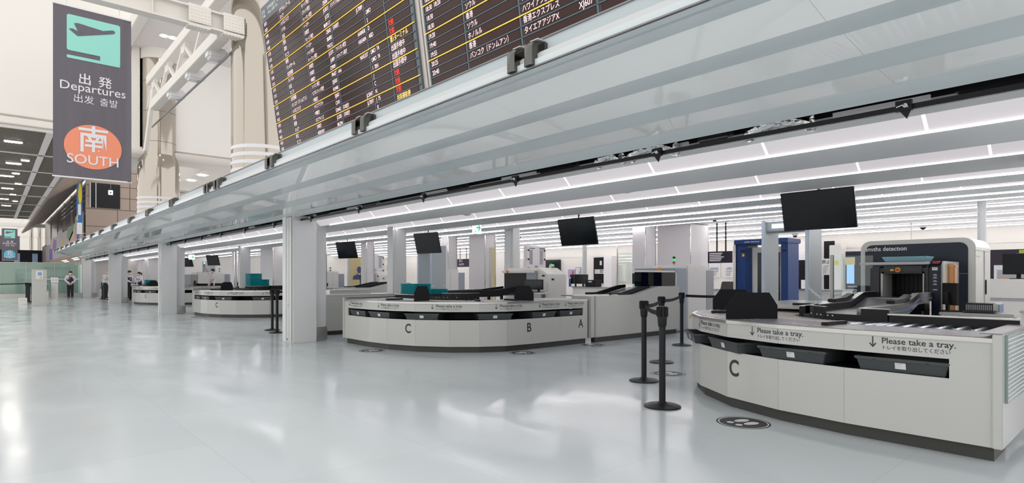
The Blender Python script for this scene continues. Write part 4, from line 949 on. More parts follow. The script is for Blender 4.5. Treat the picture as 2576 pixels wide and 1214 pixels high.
# desks with computers right of the scanner
def desk(x0, x1, y0, y1, z, lab):
    t = thing('computer_desk', ((x0 + x1) / 2, (y0 + y1) / 2, 0), lab, 'desk', 'white computer desks')
    MB().box(x0, x1, y0, y1, z - .035, z).build('desktop', M['white'], t, bevel=.006)
    for x, y in ((x0 + .05, y0 + .05), (x1 - .05, y0 + .05), (x0 + .05, y1 - .05), (x1 - .05, y1 - .05)): MB().box(x - .025, x + .025, y - .025, y + .025, 0, z - .035).build('leg', M['machine'], t)
    MB().box(x0 + .03, x0 + .05, y0 + .06, y1 - .06, z - .25, z - .035).build('modesty_panel', M['machine'], t); return t
desk(8.6, 9.05, 1.16, 1.86, .83, 'white desk with a computer in front of the navy scanner, right')
desk(10.4, 10.98, .55, 1.35, .80, 'second white desk farther back at the right edge')
def pc(x, y, z, lab):
    t = thing('desktop_computer', (x, y, z), lab, 'computer', 'flat desktop computers')
    MB().box(x, x + .30, y + .05, y + .32, z + .001, z + .11).build('case', M['black'], t, bevel=.006); MB().box(x - .005, x + .305, y, y + .05, z + .001, z + .115).build('front', M['steel'], t, bevel=.01); MB().box(x + .02, x + .28, y - .006, y, z + .01, z + .1).build('blue_face', mat('pc_blue', (.10, .19, .36), .4), t)
    g = MB()
    for i in range(14): g.box(x - .004, x, y + .06 + i * .018, y + .07 + i * .018, z + .015, z + .095)
    g.build('vent', M['grey'], t)
pc(8.755, 1.32, .83, 'flat black computer with blue front on the white desk'); pc(10.5, .78, .80, 'second flat computer on the farther desk at right')
def keyboard(x, y, z, lab):
    o = MB().prism([(x, y, z + .001), (x + .14, y, z + .001), (x + .14, y, z + .03), (x, y, z + .012)], (0, .30, 0)).build('keyboard', M['black'], bevel=.003); tag(o, lab, 'keyboard')
keyboard(8.60, 1.33, .83, 'black keyboard in front of the computer on the white desk')
def monitor(x, y, z, ang, w, h, lab, stand=.12, grp='computer monitors', m='screen'):
    t = thing('computer_monitor', (x, y, z), lab, 'monitor', grp)
    d, n = Vector((math.cos(ang), math.sin(ang), 0)), Vector((math.sin(ang), -math.cos(ang), 0)); o = Vector((x, y, z + stand))
    MB().obox(o, d, n, Z3, (-w / 2, w / 2), (-.02, .012), (0, h)).build('casing', M['black'], t, bevel=.004)
    MB().obox(o, d, n, Z3, (-w / 2 + .012, w / 2 - .012), (.012, .014), (.014, h - .012)).build('screen', M[m], t)
    MB().obox(o, d, n, Z3, (-.03, .03), (-.045, -.02), (-stand + .012, h * .6)).build('stem', M['black'], t); MB().obox(Vector((x, y, z)), d, n, Z3, (-.11, .11), (-.12, .08), (.001, .014)).build('foot', M['black'], t)
    return t
monitor(8.84, 1.79, .83, math.radians(32), .40, .27, 'monitor seen from its grey side on the white desk beside the scanner', .08, m='grey')
# ---- walk through metal detector arches
def arch(x, y, dy, lab):
    t = thing('metal_detector', (x + .25, y + .36 + dy, 0), lab, 'metal detector', 'walk through metal detector arches')
    for yy in (y, y + .72):
        p = MB().box(x, x + .50, yy + dy, yy + .055 + dy, 0, 2.2).build('side_panel', M['arch'], t, bevel=.004)
        MB().box(x - .035, x, yy - .005 + dy, yy + .06 + dy, 0, 2.22).build('bright_edge', M['archlt'], p, bevel=.008)
        for xx in (x + .05, x + .44): MB().cyl((xx, yy + dy, 1.0), (xx, yy - .004 + dy, 1.0), .022, n=16).build('sensor_disc', M['bwhite'], p)
    MB().box(x + .02, x + .48, y + .03 + dy, y + .75 + dy, 2.03, 2.2).build('header', M['arch'], t, bevel=.006)
    MB().box(x + .012, x + .02, y + .42 + dy, y + .62 + dy, 2.08, 2.15).build('display', M['signw'], t)
    return t
arch(9.9, 3.87, 0, 'pale grey metal detector arch partly behind the nearest hanging screen')
arch(9.82, 14.6, 0, 'grey blue metal detector arch behind the turquoise trays on the middle counter')
arch(9.7, 38.6, 0, 'distant metal detector arch beside the small green exit sign')
ch = MB()
for i in range(16):
    u = i / 15; c = Vector((9.855 - .4 * u, 3.865 - .55 * u, 1.09 - .3 * (u ** .8))); d = Vector((-.4, -.55, -.3)).normalized(); s_ = d.cross(Z3).normalized() if i % 2 else d.cross(d.cross(Z3)).normalized()
    ch.tube([c + d * .034 * math.cos(a) + s_ * .016 * math.sin(a) for a in [2 * math.pi * q / 9 for q in range(10)]], .006, 5)
tag(ch.build('plastic_chain', M['bwhite']), 'white plastic chain hanging from the near metal detector arch', 'chain')
# ---- blue body scanner portal
t = thing('body_scanner', (12.6, 5.8, 0), 'tall blue body scanner portal with a cream framed dark door', 'body scanner')
MB().box(12.2, 12.75, 6.08, 6.30, 0, 1.96).build('left_post', M['blue'], t, bevel=.01); MB().box(12.2, 12.75, 5.20, 5.34, 0, 1.96).build('right_post', M['blue'], t, bevel=.01)
MB().box(12.15, 12.8, 5.18, 6.34, 1.96, 2.06).build('header', M['blue'], t, bevel=.01); MB().box(12.16, 12.3, 6.30, 6.36, 0, 1.96).build('metal_edge', M['steel'], t)
MB().box(12.42, 12.5, 5.40, 6.06, .1, 1.9).build('door_frame', M['machine'], t, bevel=.012); MB().box(12.405, 12.43, 5.45, 5.93, .2, 1.78).build('dark_glass', M['screen'], t)
w_ = MB(); write(w_, 'smıths detectıon', (12.148, 6.1, 1.995), -Y3, Z3, .05, .008); w_.build('maker_lettering', M['bwhite'], t)
MB().box(12.19, 12.2, 6.12, 6.17, 1.70, 1.76).build('warning_label', MATS['signal_yellow'], t)
g = MB()
for z in (.5, 1.4, 1.5, 1.6): g.cyl((12.2, 6.24, z), (12.19, 6.24, z), .008, n=8)
g.box(12.19, 12.2, 6.1, 6.2, 1.80, 1.84); g.box(12.19, 12.2, 5.22, 5.32, 1.78, 1.82); g.build('fitting', M['black'], t)
# ---- cream scanner with dark glass hood at the end of the plain side counter
def cream_scanner(dy, lab):
    t = thing('baggage_scanner', (12.2, 8.0 + dy, 0), lab, 'baggage scanner')
    MB().box(12.1, 12.95, 7.45 + dy, 8.65 + dy, .02, 1.54).build('housing', M['machine'], t, bevel=.03, smooth=True)
    MB().box(11.62, 12.1, 7.46 + dy, 8.60 + dy, .02, 1.46).build('grey_flank', M['greyblue'], t, bevel=.008); MB().box(12.95, 13.3, 7.46 + dy, 8.6 + dy, .02, 1.42).build('grey_end', M['grey'], t)
    MB().box(10.3, 11.6, 7.44 + dy, 7.455 + dy, 1.06, 1.36).box(10.3, 10.315, 7.455 + dy, 7.62 + dy, 1.06, 1.36).build('tinted_hood', M['tint'], t); MB().box(10.28, 11.62, 7.43 + dy, 7.64 + dy, 1.36, 1.40).build('hood_top', M['machine'], t, bevel=.006)
    MB().box(11.0, 11.6, 7.6 + dy, 8.2 + dy, 1.1, 1.34).build('tunnel', M['navy'], t); MB().box(11.58, 11.615, 7.43 + dy, 7.5 + dy, 1.05, 1.40).build('hood_post', M['machine'], t)
    MB().sphere((11.05, 7.5 + dy, 1.43), .045, 12).build('stop_button', M['orange'], t)
    MB().box(12.2, 12.26, 7.442 + dy, 7.45 + dy, .30, .36).box(12.85, 12.9, 7.442 + dy, 7.45 + dy, .30, .36).build('warning_label', MATS['signal_yellow'], t)
    MB().box(11.62, 12.95, 7.5 + dy, 7.6 + dy, 0, .1).build('plinth', M['kick'], t)
    return t
M['tint'] = glass('tinted_glass', (.16, .17, .18), .02)
cream_scanner(0, 'cream baggage scanner with dark glass hood and lamp, left of the blue body scanner')
t = thing('baggage_scanner', (10.4, 10.9, 0), 'white baggage scanner with slanted lid behind the shield of letter B', 'baggage scanner')
MB().prism([(10.16, 10.1, .02), (10.16, 10.1, 1.32), (10.16, 10.42, 1.49), (10.16, 11.62, 1.49), (10.16, 11.62, .02)], (.68, 0, 0)).build('housing', M['machine'], t, bevel=.015)
MB().box(10.06, 10.16, 10.75, 11.6, .85, 1.36).build('tunnel', M['black'], t); MB().box(10.05, 10.155, 10.45, 10.74, 1.0, 1.40).build('hood_glass', M['greyblue'], t); MB().box(10.0, 10.16, 10.45, 11.62, 1.36, 1.42).build('hood_top', M['machine'], t, bevel=.005)
MB().box(10.3, 10.38, 10.09, 10.1, 1.18, 1.22).box(10.145, 10.16, 10.2, 10.28, 1.27, 1.31).build('lid_handle', M['black'], t); MB().sphere((9.99, 11.4, 1.40), .04, 10).build('stop_button', M['orange'], t)
def dup_scanner(src_label, delta, lab):
    src = [o for o in COL.objects if o.get('label') == src_label][0]; return copy_tree(src, delta, label=lab)
dup_scanner('white baggage scanner with slanted lid behind the shield of letter B', (1.56, 11.1, 0), 'white slanted lid scanner seen just left of the first plain column')
# black belts and rails showing above the counters of the lanes
for k, (dy, l) in enumerate(((0, 'black conveyor rails behind the middle counter, left of the second plain column'), (11.2, 'black conveyor rails of the lane behind the large white column'), (21.2, 'distant black conveyor rails above the turquoise box'))):
    t = thing('conveyor', (8.0, 12 + dy, 0), l, 'conveyor', 'black conveyors of the lanes'); dy += 2.0
    MB().box(7.75, 9.88, 8.95 + dy, 9.5 + dy, .80, .90).build('belt', M['belt'], t)
    for yy in (8.9, 9.5): MB().prism([(7.66, yy + dy, .78), (9.3, yy + dy, .78), (9.95, yy + dy, .9), (9.95, yy + dy, 1.02), (9.2, yy + dy, .95), (7.66, yy + dy, .93)], (0, .06, 0)).build('rail', M['black'], t)
    MB().box(7.66, 7.72, 8.9 + dy, 9.56 + dy, .78, .95).build('end_plate', M['black'], t)
    for x in (7.9, 9.4):
        for yy in (8.95, 9.45): MB().box(x, x + .06, yy + dy, yy + .05 + dy, 0, .80).build('leg', M['black'], t)
# ---- hanging screens
def tv(x, y, top, lab, w=1.02, h=.58, ang=0.0, tilt=14):
    t = thing('hanging_screen', (x, y, top), lab, 'screen', 'black screens hanging from the ceiling')
    d = Vector((math.sin(ang), -math.cos(ang), 0)); nrm_ = Vector((-math.cos(ang), -math.sin(ang), 0)); a = math.radians(tilt)
    u = (Z3 * math.cos(a) + nrm_ * math.sin(a)); n = d.cross(u).normalized(); n = n if n.dot(nrm_) > 0 else -n
    o = Vector((x, y, top)) - u * h
    MB().obox(o, d, n, u, (-w / 2, w / 2), (-.045, 0), (0, h)).build('casing', M['black'], t, bevel=.006)
    MB().obox(o, d, n, u, (-w / 2 + .012, w / 2 - .012), (0, .002), (.014, h - .012)).build('display', M['screen'], t)
    MB().obox(o, d, n, u, (-.22, .22), (-.09, -.045), (.12, h - .12)).build('mount_box', M['black'], t)
    px_ = Vector((x, y, top)) - n * .09 - u * .2
    MB().cyl(px_, (px_.x, px_.y, ztop(x) + .10), .022).build('pole', M['gunmetal'], t); return t
tv(9.0, 3.44, 2.52, 'nearest black hanging screen in front of the metal detector arch')
tv(9.15, 8.3, 2.49, 'black hanging screen over the middle counter above letter B')
tv(9.0, 13.75, 2.48, 'black hanging screen partly behind the first plain column', ang=.12)
tv(9.0, 18.7, 2.46, 'hanging screen right of the large white column', ang=.2)
tv(9.0, 34.8, 2.46, 'small hanging screen seen past the raised arm of the man in white', ang=.35)
tv(9.0, 40.4, 2.46, 'distant hanging screen at the edge of the second clad column', ang=.35)
# ---- green arrow exit signs
def exit_sign(px, py0, py1, t_, w, lab, ceil):
    x, y = at_t(px, t_); z1, z0 = z_t(py0, t_), z_t(py1, t_)
    t = thing('exit_sign', (x, y, z1), lab, 'exit sign', 'green arrow exit signs')
    h = z1 - z0; MB().box(x, x + w, y, y + .10, z0, z1).build('box', M['signw'], t, bevel=.005); cx, cz = x + w * .55, (z0 + z1) / 2
    pts = [(-.30, -.07), (.08, -.07), (-.14, -.30), (.06, -.30), (.34, 0), (.06, .30), (-.14, .30), (.08, .07), (-.30, .07)]
    MB().prism([(cx + p[0] * w, y - .001, cz + p[1] * h) for p in pts], (0, -.003, 0)).build('arrow', M['signg'], t)
    q = MB()
    for i in (0, 1): q.box(x + w * (.06 + .10 * i), x + w * (.12 + .10 * i), y - .003, y, z0 + h * .08, z0 + h * .28)
    q.build('pictogram', M['arch'], t); MB().box(x + w * .5 - .01, x + w * .5 + .01, y + .04, y + .06, z1, ceil).build('stem', M['white'], t)
exit_sign(1194, 556, 587, 14.2, .21, 'lit exit sign with green arrow between the two plain columns', 2.80)
exit_sign(475.5, 640, 652, 27, .24, 'small distant exit sign with green arrow left of the man in white', 2.62)
exit_sign(1437, 505 + 135, 648, 26, .12, 'tiny lit green sign far behind the slim post', 3.05) if False else None
# ---- signal lamps on the scanners
def lamp(px, py0, py1, t_, lab, base):
    x, y = at_t(px, t_); z1, z0 = z_t(py0, t_), z_t(py1, t_); h = z1 - z0; r = .033
    t = thing('signal_lamp', (x, y, base), lab, 'signal lamp', 'red and green signal lamps')
    MB().cyl((x, y, base), (x, y, z0 + h * .12), .012).build('stem', M['gunmetal'], t); MB().cyl((x, y, z0 + h * .10), (x, y, z0 + h * .42), r).build('red_lens', M['lampr'], t, smooth=True); MB().cyl((x, y, z0 + h * .42), (x, y, z0 + h * .74), r).build('green_lens', M['lampg'], t, smooth=True); MB().cyl((x, y, z0 + h * .74), (x, y, z1), r).build('cap', M['black'], t, smooth=True)
lamp(1695.5, 645, 665, 14.1, 'red and green signal lamp on the cream scanner with the dark hood', 1.535)
lamp(1390.5, 660, 676, 14.9, 'signal lamp on the white scanner with slanted lid', 1.485)
lamp(975.5, 666, 680, 24.4, 'signal lamp left of the first plain column', 1.485)
lamp(1118.5, 662, 677, 18.95, 'signal lamp on the cream box below the narrow partition', 1.495)
lamp(552, 675, 684, 30.8, 'lit green signal lamp beside the man in white', 1.51)
lamp(831, 672, 682, 24.4, 'signal lamp on the cream box right of the large column', 1.485)
# ---- turquoise tray stacks
TT = MB()
def teal_tray(x, y, z, lab, first=[None]):
    if first[0] is None:
        o = MB().ring([[Vector((x + a, y + b, z + c)) for a, b in ((-.2 + i, -.28 + i), (.2 - i, -.28 + i), (.2 - i, .28 - i), (-.2 + i, .28 - i))] for i, c in ((.02, .001), (0, .022), (0, .027), (.012, .027), (.03, .008))]).build('turquoise_tray', M['teal'], bevel=0)
        first[0] = (o, x, y, z)
    else:
        s = first[0]; o = s[0].copy(); COL.objects.link(o); o.location = Vector((x - s[1], y - s[2], z - s[3]))
    tag(o, lab, 'tray', 'turquoise trays stacked on the counters')
def stack(px, t_, z, n, where):
    x, y = at_t(px, t_)
    nth = ['lowest', 'second', 'third', 'fourth', 'fifth', 'sixth', 'seventh', 'eighth', 'ninth', 'tenth', 'eleventh', 'twelfth', 'thirteenth', 'fourteenth', 'fifteenth', 'sixteenth', 'seventeenth']
    for i in range(n): teal_tray(x, y, z + i * .0275, '%s turquoise tray%s in the %s' % (nth[i] if i < n - 1 else 'topmost', ' from the bottom' if 0 < i < n - 1 else '', where))
stack(1046, 12.1, .897, 8, 'taller stack on the middle counter')
stack(1078, 10.9, .925, 4, 'lower stack on the middle counter') if False else stack(1090, 12.9, .885, 4, 'lower stack on the middle counter')
stack(638, 20.5, .915, 17, 'taller stack left of the large white column')
stack(657, 21.3, .90, 10, 'lower stack left of the large white column')
stack(377, 29.5, .95, 6, 'small distant stack beyond the second clad column')
# stands that carry the stacks
for px, t_, z, l in ((1046, 12.1, .897, 'black stand under the taller turquoise stack on the middle counter'), (1090, 12.9, .885, 'black stand under the lower turquoise stack on the middle counter'), (638, 20.5, .915, 'black stand under the taller turquoise stack by the large column'), (657, 21.3, .90, 'black stand under the lower turquoise stack by the large column'), (377, 29.5, .95, 'distant black stand under the small turquoise stack')):
    x, y = at_t(px, t_); o = MB().box(x - .2, x + .2, y - .28, y + .28, .80, z).build('tray_stand', M['black']); tag(o, l, 'stand'); MB().box(x - .16, x + .16, y - .22, y + .22, 0, .80).build('pedestal', M['black'], o)
# ---- scanners and cabinets farther back, each a box with grey ends
def back_scanner(xl, xc, xr, yt, t_, xe, lab):
    b = MB(); e = cbox(MB(), xl, xc, xr, yt, t_); e = e[:3] + (max(e[3], e[2] + .75),) + e[4:]; b.box(*e); t = thing('baggage_scanner', ((e[0] + e[1]) / 2, (e[2] + e[3]) / 2, 0), lab, 'baggage scanner')
    b.build('housing', M['machine'], t, bevel=.02); x0, x1, y0, y1, z0, z1 = e
    x2 = at_y(xe, y0 + .05); MB().box(x1, x2, y0 + .05, y1, .02, z1 - .1).build('grey_end', M['greyblue'], t); MB().box(x0 - .3, x0, y0 + .06, y1 - .05, .5, z1 - .12).build('hood', M['grey'], t, bevel=.02)
    MB().box((x0 + x1) / 2 - .003, (x0 + x1) / 2 + .003, y0 - .003, y0, z0 + .1, z1 - .05).build('door_seam', M['grey'], t)
back_scanner(1108, 1111, 1154, 677, 18.5, 1169, 'cream scanner housing with grey ends right of the grey blue arch')
back_scanner(820, 822, 852, 682, 23.8, 866, 'small cream scanner housing just right of the large white column')
back_scanner(480, 498, 565, 684, 29.8, 579, 'distant cream scanner housing behind the man in white')
def vented(px0, px1, pxl, yt, t_, lab):
    b = MB(); e = cbox(b, pxl, px0, px1, yt, t_); x0, x1, y0, y1, z0, z1 = e
    t = thing('machine_cabinet', ((x0 + x1) / 2, (y0 + y1) / 2, 0), lab, 'machine cabinet', 'vented cabinets of the body scanners'); b.build('cabinet', M['partition'], t, bevel=.01)
    w = x1 - x0; g = MB()
    for u in (.14, .68):
        for i in range(7): g.box(x0 + w * u + i * w * .025, x0 + w * u + i * w * .025 + w * .012, y0 - .006, y0, z1 - .62, z1 - .14)
    for i in range(7): g.box(x0 + w * .42 + i * w * .022, x0 + w * .42 + i * w * .022 + w * .01, y0 - .006, y0, z1 - .95, z1 - .66)
    g.build('vent', M['grey'], t); g = MB()
    for u in (.05, .90):
        for z in (.12, .42, .72): g.box(x0 + w * u, x0 + w * u + .06, y0 - .02, y0, z1 - z - .06, z1 - z)
    for u in (.14, .66): g.box(x0 + w * u, x0 + w * u + .24, y0 - .015, y0, z1 - .10, z1 - .075)
    g.build('hinge', M['kick'], t)
vented(1325, 1373, 1317, 617, 19.3, 'pale grey cabinet with vent slots above the slanted lid scanner')
vented(921, 967, 917, 640, 27.6, 'pale grey vented cabinet right of the yellow panel with blue figure')
def figure_panel(px0, px1, yt, t_, lab, fig=True):
    b = MB(); e = cbox(b, px0 - 4, px0, px1, yt, t_); x0, x1, y0, y1, z0, z1 = e; t = thing('scanner_panel', ((x0 + x1) / 2, y0, 0), lab, 'scanner panel', 'yellow body scanner panels')
    b.build('board', M['yellow'], t); MB().box(x0 - .06, x0, y0 - .02, y1, 0, z1).build('edge', M['white'], t)
    if fig:
        c = (x0 + x1) / 2 + .1; zz = 1.62; sil = [(c - .34, zz - .48), (c - .30, zz - .30), (c - .10, zz - .22), (c - .07, zz - .14)] + [(c + .12 * math.cos(a), zz + .15 * math.sin(a)) for a in [math.radians(215 - q * 250 / 14) for q in range(15)]] + [(c + .07, zz - .14), (c + .10, zz - .22), (c + .30, zz - .30), (c + .34, zz - .48)]
        MB().prism([(x, y0 - .004, z) for x, z in sil], (0, .003, 0)).build('blue_figure', mat('figure_blue', (.06, .10, .22), .5), t)
figure_panel(880.5, 917, 644, 28.0, 'pale yellow panel with a dark blue human figure beside the vented cabinet')
figure_panel(1281, 1293, 625, 20.5, 'narrow yellow panel edge right of the second plain column', False)
figure_panel(1238, 1246, 622, 19.2, 'narrow cream yellow panel left of the second plain column', False)
# ================================================================== PEOPLE
def grow(verts, edges, sub=2, root=0):
    """one continuous skin over a skeleton: verts = [(point, radius)]"""
    me = bpy.data.meshes.new('skeleton'); me.from_pydata([tuple(v[0]) for v in verts], edges, []); o = bpy.data.objects.new('skeleton', me); COL.objects.link(o)
    sk = o.modifiers.new('skin', 'SKIN'); sk.use_smooth_shade = True
    for i, v in enumerate(me.skin_vertices[0].data):
        r = verts[i][1]; v.radius = r if isinstance(r, tuple) else (r, r); v.use_root = (i == root)
    ss = o.modifiers.new('sub', 'SUBSURF'); ss.levels = ss.render_levels = sub
    m2 = o.evaluated_get(bpy.context.evaluated_depsgraph_get()).to_mesh()
    mb = MB(); mb.v = [v.co.copy() for v in m2.vertices]; mb.f = [tuple(p.vertices) for p in m2.polygons]
    bpy.data.objects.remove(o); return mb
def person(x, y, face, H, lab, armL, armR, vest=True, hair='short', sleeves=True, mask=True, scarf=False, lean=0.0, trousers=True):
    """arm poses: (elbow, wrist) as (right, forward, up) in body heights"""
    t = thing('person', (x, y, 0), lab, 'person')
    f = Vector((math.cos(face), math.sin(face), 0)); r = Vector((f.y, -f.x, 0)); o = Vector((x, y, 0))
    def L(a, b, c): return o + (r * a + f * (b + lean * max(0, c - .55)) + Z3 * c) * H
    def rad(v): return v * H
    hip, kn, an = .047, .050, .052
    S = []; E_ = []
    def v(p, rr): S.append((p, tuple(rad(q) for q in rr) if isinstance(rr, tuple) else rad(rr))); return len(S) - 1
    def e(a, b): E_.append((a, b)); return b
    pel = v(L(0, 0, .525), .054); sp = e(pel, v(L(0, .0, .62), .050)); chs = e(sp, v(L(0, -.004, .735), .056)); nb = e(chs, v(L(0, -.005, .815), .042)); nk = e(nb, v(L(0, 0, .855), .034)); hd = e(nk, v(L(0, .015, .905), (.046, .054))); tp = e(hd, v(L(0, .008, .955), (.044, .052)))
    arms = []
    for s_, (el, wr) in ((-1, armL), (1, armR)):
        sh = e(chs, v(L(s_ * .105, -.005, .795), .036)); el_ = e(sh, v(L(*el), .027)); wr_ = e(el_, v(L(*wr), .018))
        d = (L(*wr) - L(*el)).normalized(); pa = e(wr_, v(L(*wr) + d * H * .035, (.022, .012))); arms.append((L(*wr), d, s_, sh, el, wr))
    legs = []
    for s_ in (-1, 1):
        a = e(pel, v(L(s_ * hip, -.004, .47), .046)); b = e(a, v(L(s_ * kn, .008, .275), .037)); c = e(b, v(L(s_ * an, -.01, .055), .025)); d_ = e(c, v(L(s_ * .06, .065, .018), (.026, .016)))
    body = grow(S, E_, 2)
    for w, d, s_, *_ in arms:                                            # five fingers, unequal and curled
        side = d.cross(Z3); side = side.normalized() if side.length > .1 else r.copy(); dn = d.cross(side).normalized()
        if dn.z > 0: dn = -dn
        p0 = w + d * H * .045
        for i, ln in enumerate((.036, .043, .046, .040)):
            b = p0 + side * H * (.011 * (i - 1.5)); body.tube([b, b + d * H * ln * .45 + dn * H * .004, b + d * H * ln * .75 + dn * H * .012, b + d * H * ln * .8 + dn * H * .022], .0048 * H, 6)
        b = w + d * H * .02 - side * s_ * H * .016; body.tube([b, b + d * H * .018 - side * s_ * H * .012, b + d * H * .036 - side * s_ * H * .010 + dn * H * .006], .0055 * H, 6)
    hc = L(0, .02, .925)
    body.sphere(hc + f * H * .052 - Z3 * H * .006, .009 * H, 8)          # nose
    for s_ in (-1, 1): body.sphere(hc + r * s_ * H * .047, .013 * H, 8, (.5, .7, 1.2))
    body.build('body', M['skin'], t, smooth=True)
    ey = MB()
    for s_ in (-1, 1): ey.sphere(hc + f * H * .049 + r * s_ * H * .018 + Z3 * H * .008, .0055 * H, 8)
    ey.build('eyes', M['hair'], t)
    T = []; TE = []
    def tv_(p, rr): T.append((p, tuple(rad(q) for q in rr) if isinstance(rr, tuple) else rad(rr))); return len(T) - 1
    az = tv_(L(0, 0, .455), (.098, .073)); a0 = tv_(L(0, 0, .53), (.099, .073)); a1 = tv_(L(0, .005, .63), (.094, .070)); a2 = tv_(L(0, 0, .74), (.112, .080)); a3 = tv_(L(0, -.004, .815), .054); a4 = tv_(L(0, -.004, .845), .046); TE += [(az, a0), (a0, a1), (a1, a2), (a2, a3), (a3, a4)]
    for s_, (el, wr) in ((-1, armL), (1, armR)):
        b = tv_(L(s_ * .108, -.005, .795), .043); c = tv_(L(*el), .034); TE += [(a2, b), (b, c)]
        if sleeves:
            d = tv_(L(*wr), .025); TE.append((c, d))
    grow(T, TE, 2).build('shirt', M['shirt'], t, smooth=True)
    if trousers:
        T, TE = [], []
        pz = tv_(L(0, 0, .61), (.080, .058)); p = tv_(L(0, 0, .54), (.106, .080)); TE.append((pz, p))
        for s_ in (-1, 1):
            a = tv_(L(s_ * hip, 0, .475), .068); b = tv_(L(s_ * kn, .008, .275), .046); c = tv_(L(s_ * an, -.008, .07), .040); d = tv_(L(s_ * an, -.006, .005), .042); TE += [(p, a), (a, b), (b, c), (c, d)]
        grow(T, TE, 2).build('trousers', M['trousers'], t, smooth=True)
        sh_ = MB()
        for s_ in (-1, 1): sh_.sphere(L(s_ * .056, .03, .017), .032 * H, 10, (.9, .9, .5)).sphere(L(s_ * .06, .065, .014), .028 * H, 10, (.9, 1.2, .5))
        sh_.build('shoes', M['black'], t, smooth=True)
    if vest:
        T, TE = [], []
        a0 = tv_(L(0, 0, .51), (.112, .086)); a1 = tv_(L(0, .005, .60), (.104, .080)); a2 = tv_(L(0, .006, .71), (.116, .089)); a3 = tv_(L(0, .004, .80), (.075, .070)); TE += [(a0, a1), (a1, a2), (a2, a3)]
        vb_ = grow(T, TE, 2); vb_.build('vest', M['vest'], t, smooth=True)
        MB().obox(L(.045, .098, .70), r, f, Z3, (-.02 * H, .02 * H), (0, .004), (0, .022 * H)).build('name_badge', M['label'], t)
    if scarf: MB().ring([[L(q * math.cos(a) * 1.0, .012 + q * math.sin(a), z) for a in [2 * math.pi * k / 14 for k in range(14)]] for q, z in ((.040, .83), (.055, .815), (.052, .795), (.035, .785))]).prism([L(-.03, .075, .80), L(.03, .075, .80), L(.012, .098, .745), L(-.012, .098, .745)], f * .006).build('scarf', mat('scarf_pink', (.55, .22, .30), .7), t, smooth=True)
    if mask: MB().sphere(L(0, .034, .898), .040 * H, 12, (1.0, 1.0, .72)).build('face_mask', M['mask'], t, smooth=True)
    if hair != 'bald':
        hb = MB().sphere(L(0, .004, .942), .062 * H, 14, (.92, .98, .80))
        if hair == 'tail': hb.sphere(L(0, -.075, .925), .030 * H, 10, (.8, 1, 1.3)).sphere(L(0, -.085, .885), .02 * H, 8, (.8, 1, 1.6))
        hb.build('hair', M['hair'], t, smooth=True)
    return t
toward = lambda x, y: math.atan2(-y, -x)
px1, py1 = 3.52, 43.3
person(px1, py1, toward(px1, py1), 1.64, 'person in dark vest and white sleeves standing with hands clasped before the green glass wall', ((-.150, .02, .655), (-.022, .115, .545)), ((.150, .02, .655), (.022, .115, .545)), scarf=True)
person(4.75, 39.2, math.radians(-25), 1.70, 'bald person in short sleeved white shirt with folded arms, half hidden by the third column', ((-.13, .05, .67), (.03, .13, .70)), ((.13, .05, .67), (-.03, .135, .69)), vest=False, hair='bald', sleeves=False)
person(5.52, 36.9, math.radians(-60), 1.64, 'person with dark hair and pale sleeves leaning at the far counter beside the third column', ((-.14, .06, .67), (-.05, .16, .60)), ((.14, .06, .67), (.05, .16, .60)))
person(6.25, 38.6, math.radians(200), 1.58, 'person with tied back hair and dark vest turned left at the far counter', ((-.14, .05, .67), (-.04, .15, .62)), ((.14, .05, .67), (.04, .15, .62)), hair='tail')
person(8.1, 31.35, math.radians(175), 1.70, 'person in a white uniform reaching one arm up towards the distant hanging screen', ((-.13, .02, .66), (-.11, .06, .53)), ((.16, .10, .90), (.17, .20, 1.02)), vest=False, sleeves=False, lean=-.12)
# ================================================================== FAR LEFT: glass wall, kiosk, stands
gw = thing('glass_wall', (0, 45.2, 0), 'green tinted glass wall on a steel plinth across the far end of the floor', 'glass wall')
MB().box(-6, 4.22, 45.15, 45.35, 0, .27).build('plinth', M['steel'], gw)
for i, (a, b) in enumerate(((-6, -2.0), (-1.98, .38), (.40, 1.56), (1.58, 2.9), (2.92, 4.2))): MB().box(a, b, 45.24, 45.256, .27, 2.12).build('glass_pane', M['gglass'], gw)
for x in (-2.0, .39, 1.57, 2.91): MB().box(x - .015, x + .015, 45.22, 45.28, .27, 2.12).build('glass_post', M['steel'], gw)
MB().box(-6, 4.2, 45.23, 45.27, 2.12, 2.15).build('top_rail', M['steel'], gw); MB().box(2.0, 4.1, 45.1, 45.13, 1.12, 1.16).build('handrail', M['bwhite'], gw)
struct(MB().box(-8, 4.85, 54, 54.2, 0, 2.28).build('wall_beyond', M['brown2'] if 'brown2' in M else mat('beige_wall', (.50, .44, .36), .5)))
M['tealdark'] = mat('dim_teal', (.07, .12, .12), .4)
for k, (x0, x1, y, z0, z1, m, l) in enumerate(((-.6, .35, 49, 0, 1.7, 'tealdark', 'dim dark cabinet seen through the left of the green glass wall'), (1.2, 2.3, 50, 0, 1.8, 'tealdark', 'dim dark machine seen through the green glass behind the kiosk'), (2.5, 4.1, 50, 0, 1.95, 'tealdark', 'dim screen wall seen through the green glass behind the standing person'), (3.75, 4.15, 46.2, 0, 1.15, 'cyanpale', 'pale blue panel behind the green glass right of the standing person'))):
    if m == 'cyanpale' and m not in M: M[m] = mat('pale_blue', (.18, .35, .45), .5)
    o = MB().box(x0, x1, y, y + .5, z0, z1).build('cabinet', M[m], bevel=.02); tag(o, l, 'cabinet'); MB().box(x0 + .1, x1 - .1, y - .01, y, z1 - .65, z1 - .2).build('front_panel', M['grey'], o)
ks = thing('kiosk', (1.5, 32.8, 0), 'tall white kiosk with a small blue screen at the far left', 'kiosk')
ka, kb = at_y(81, 32.8), at_y(118, 32.8)
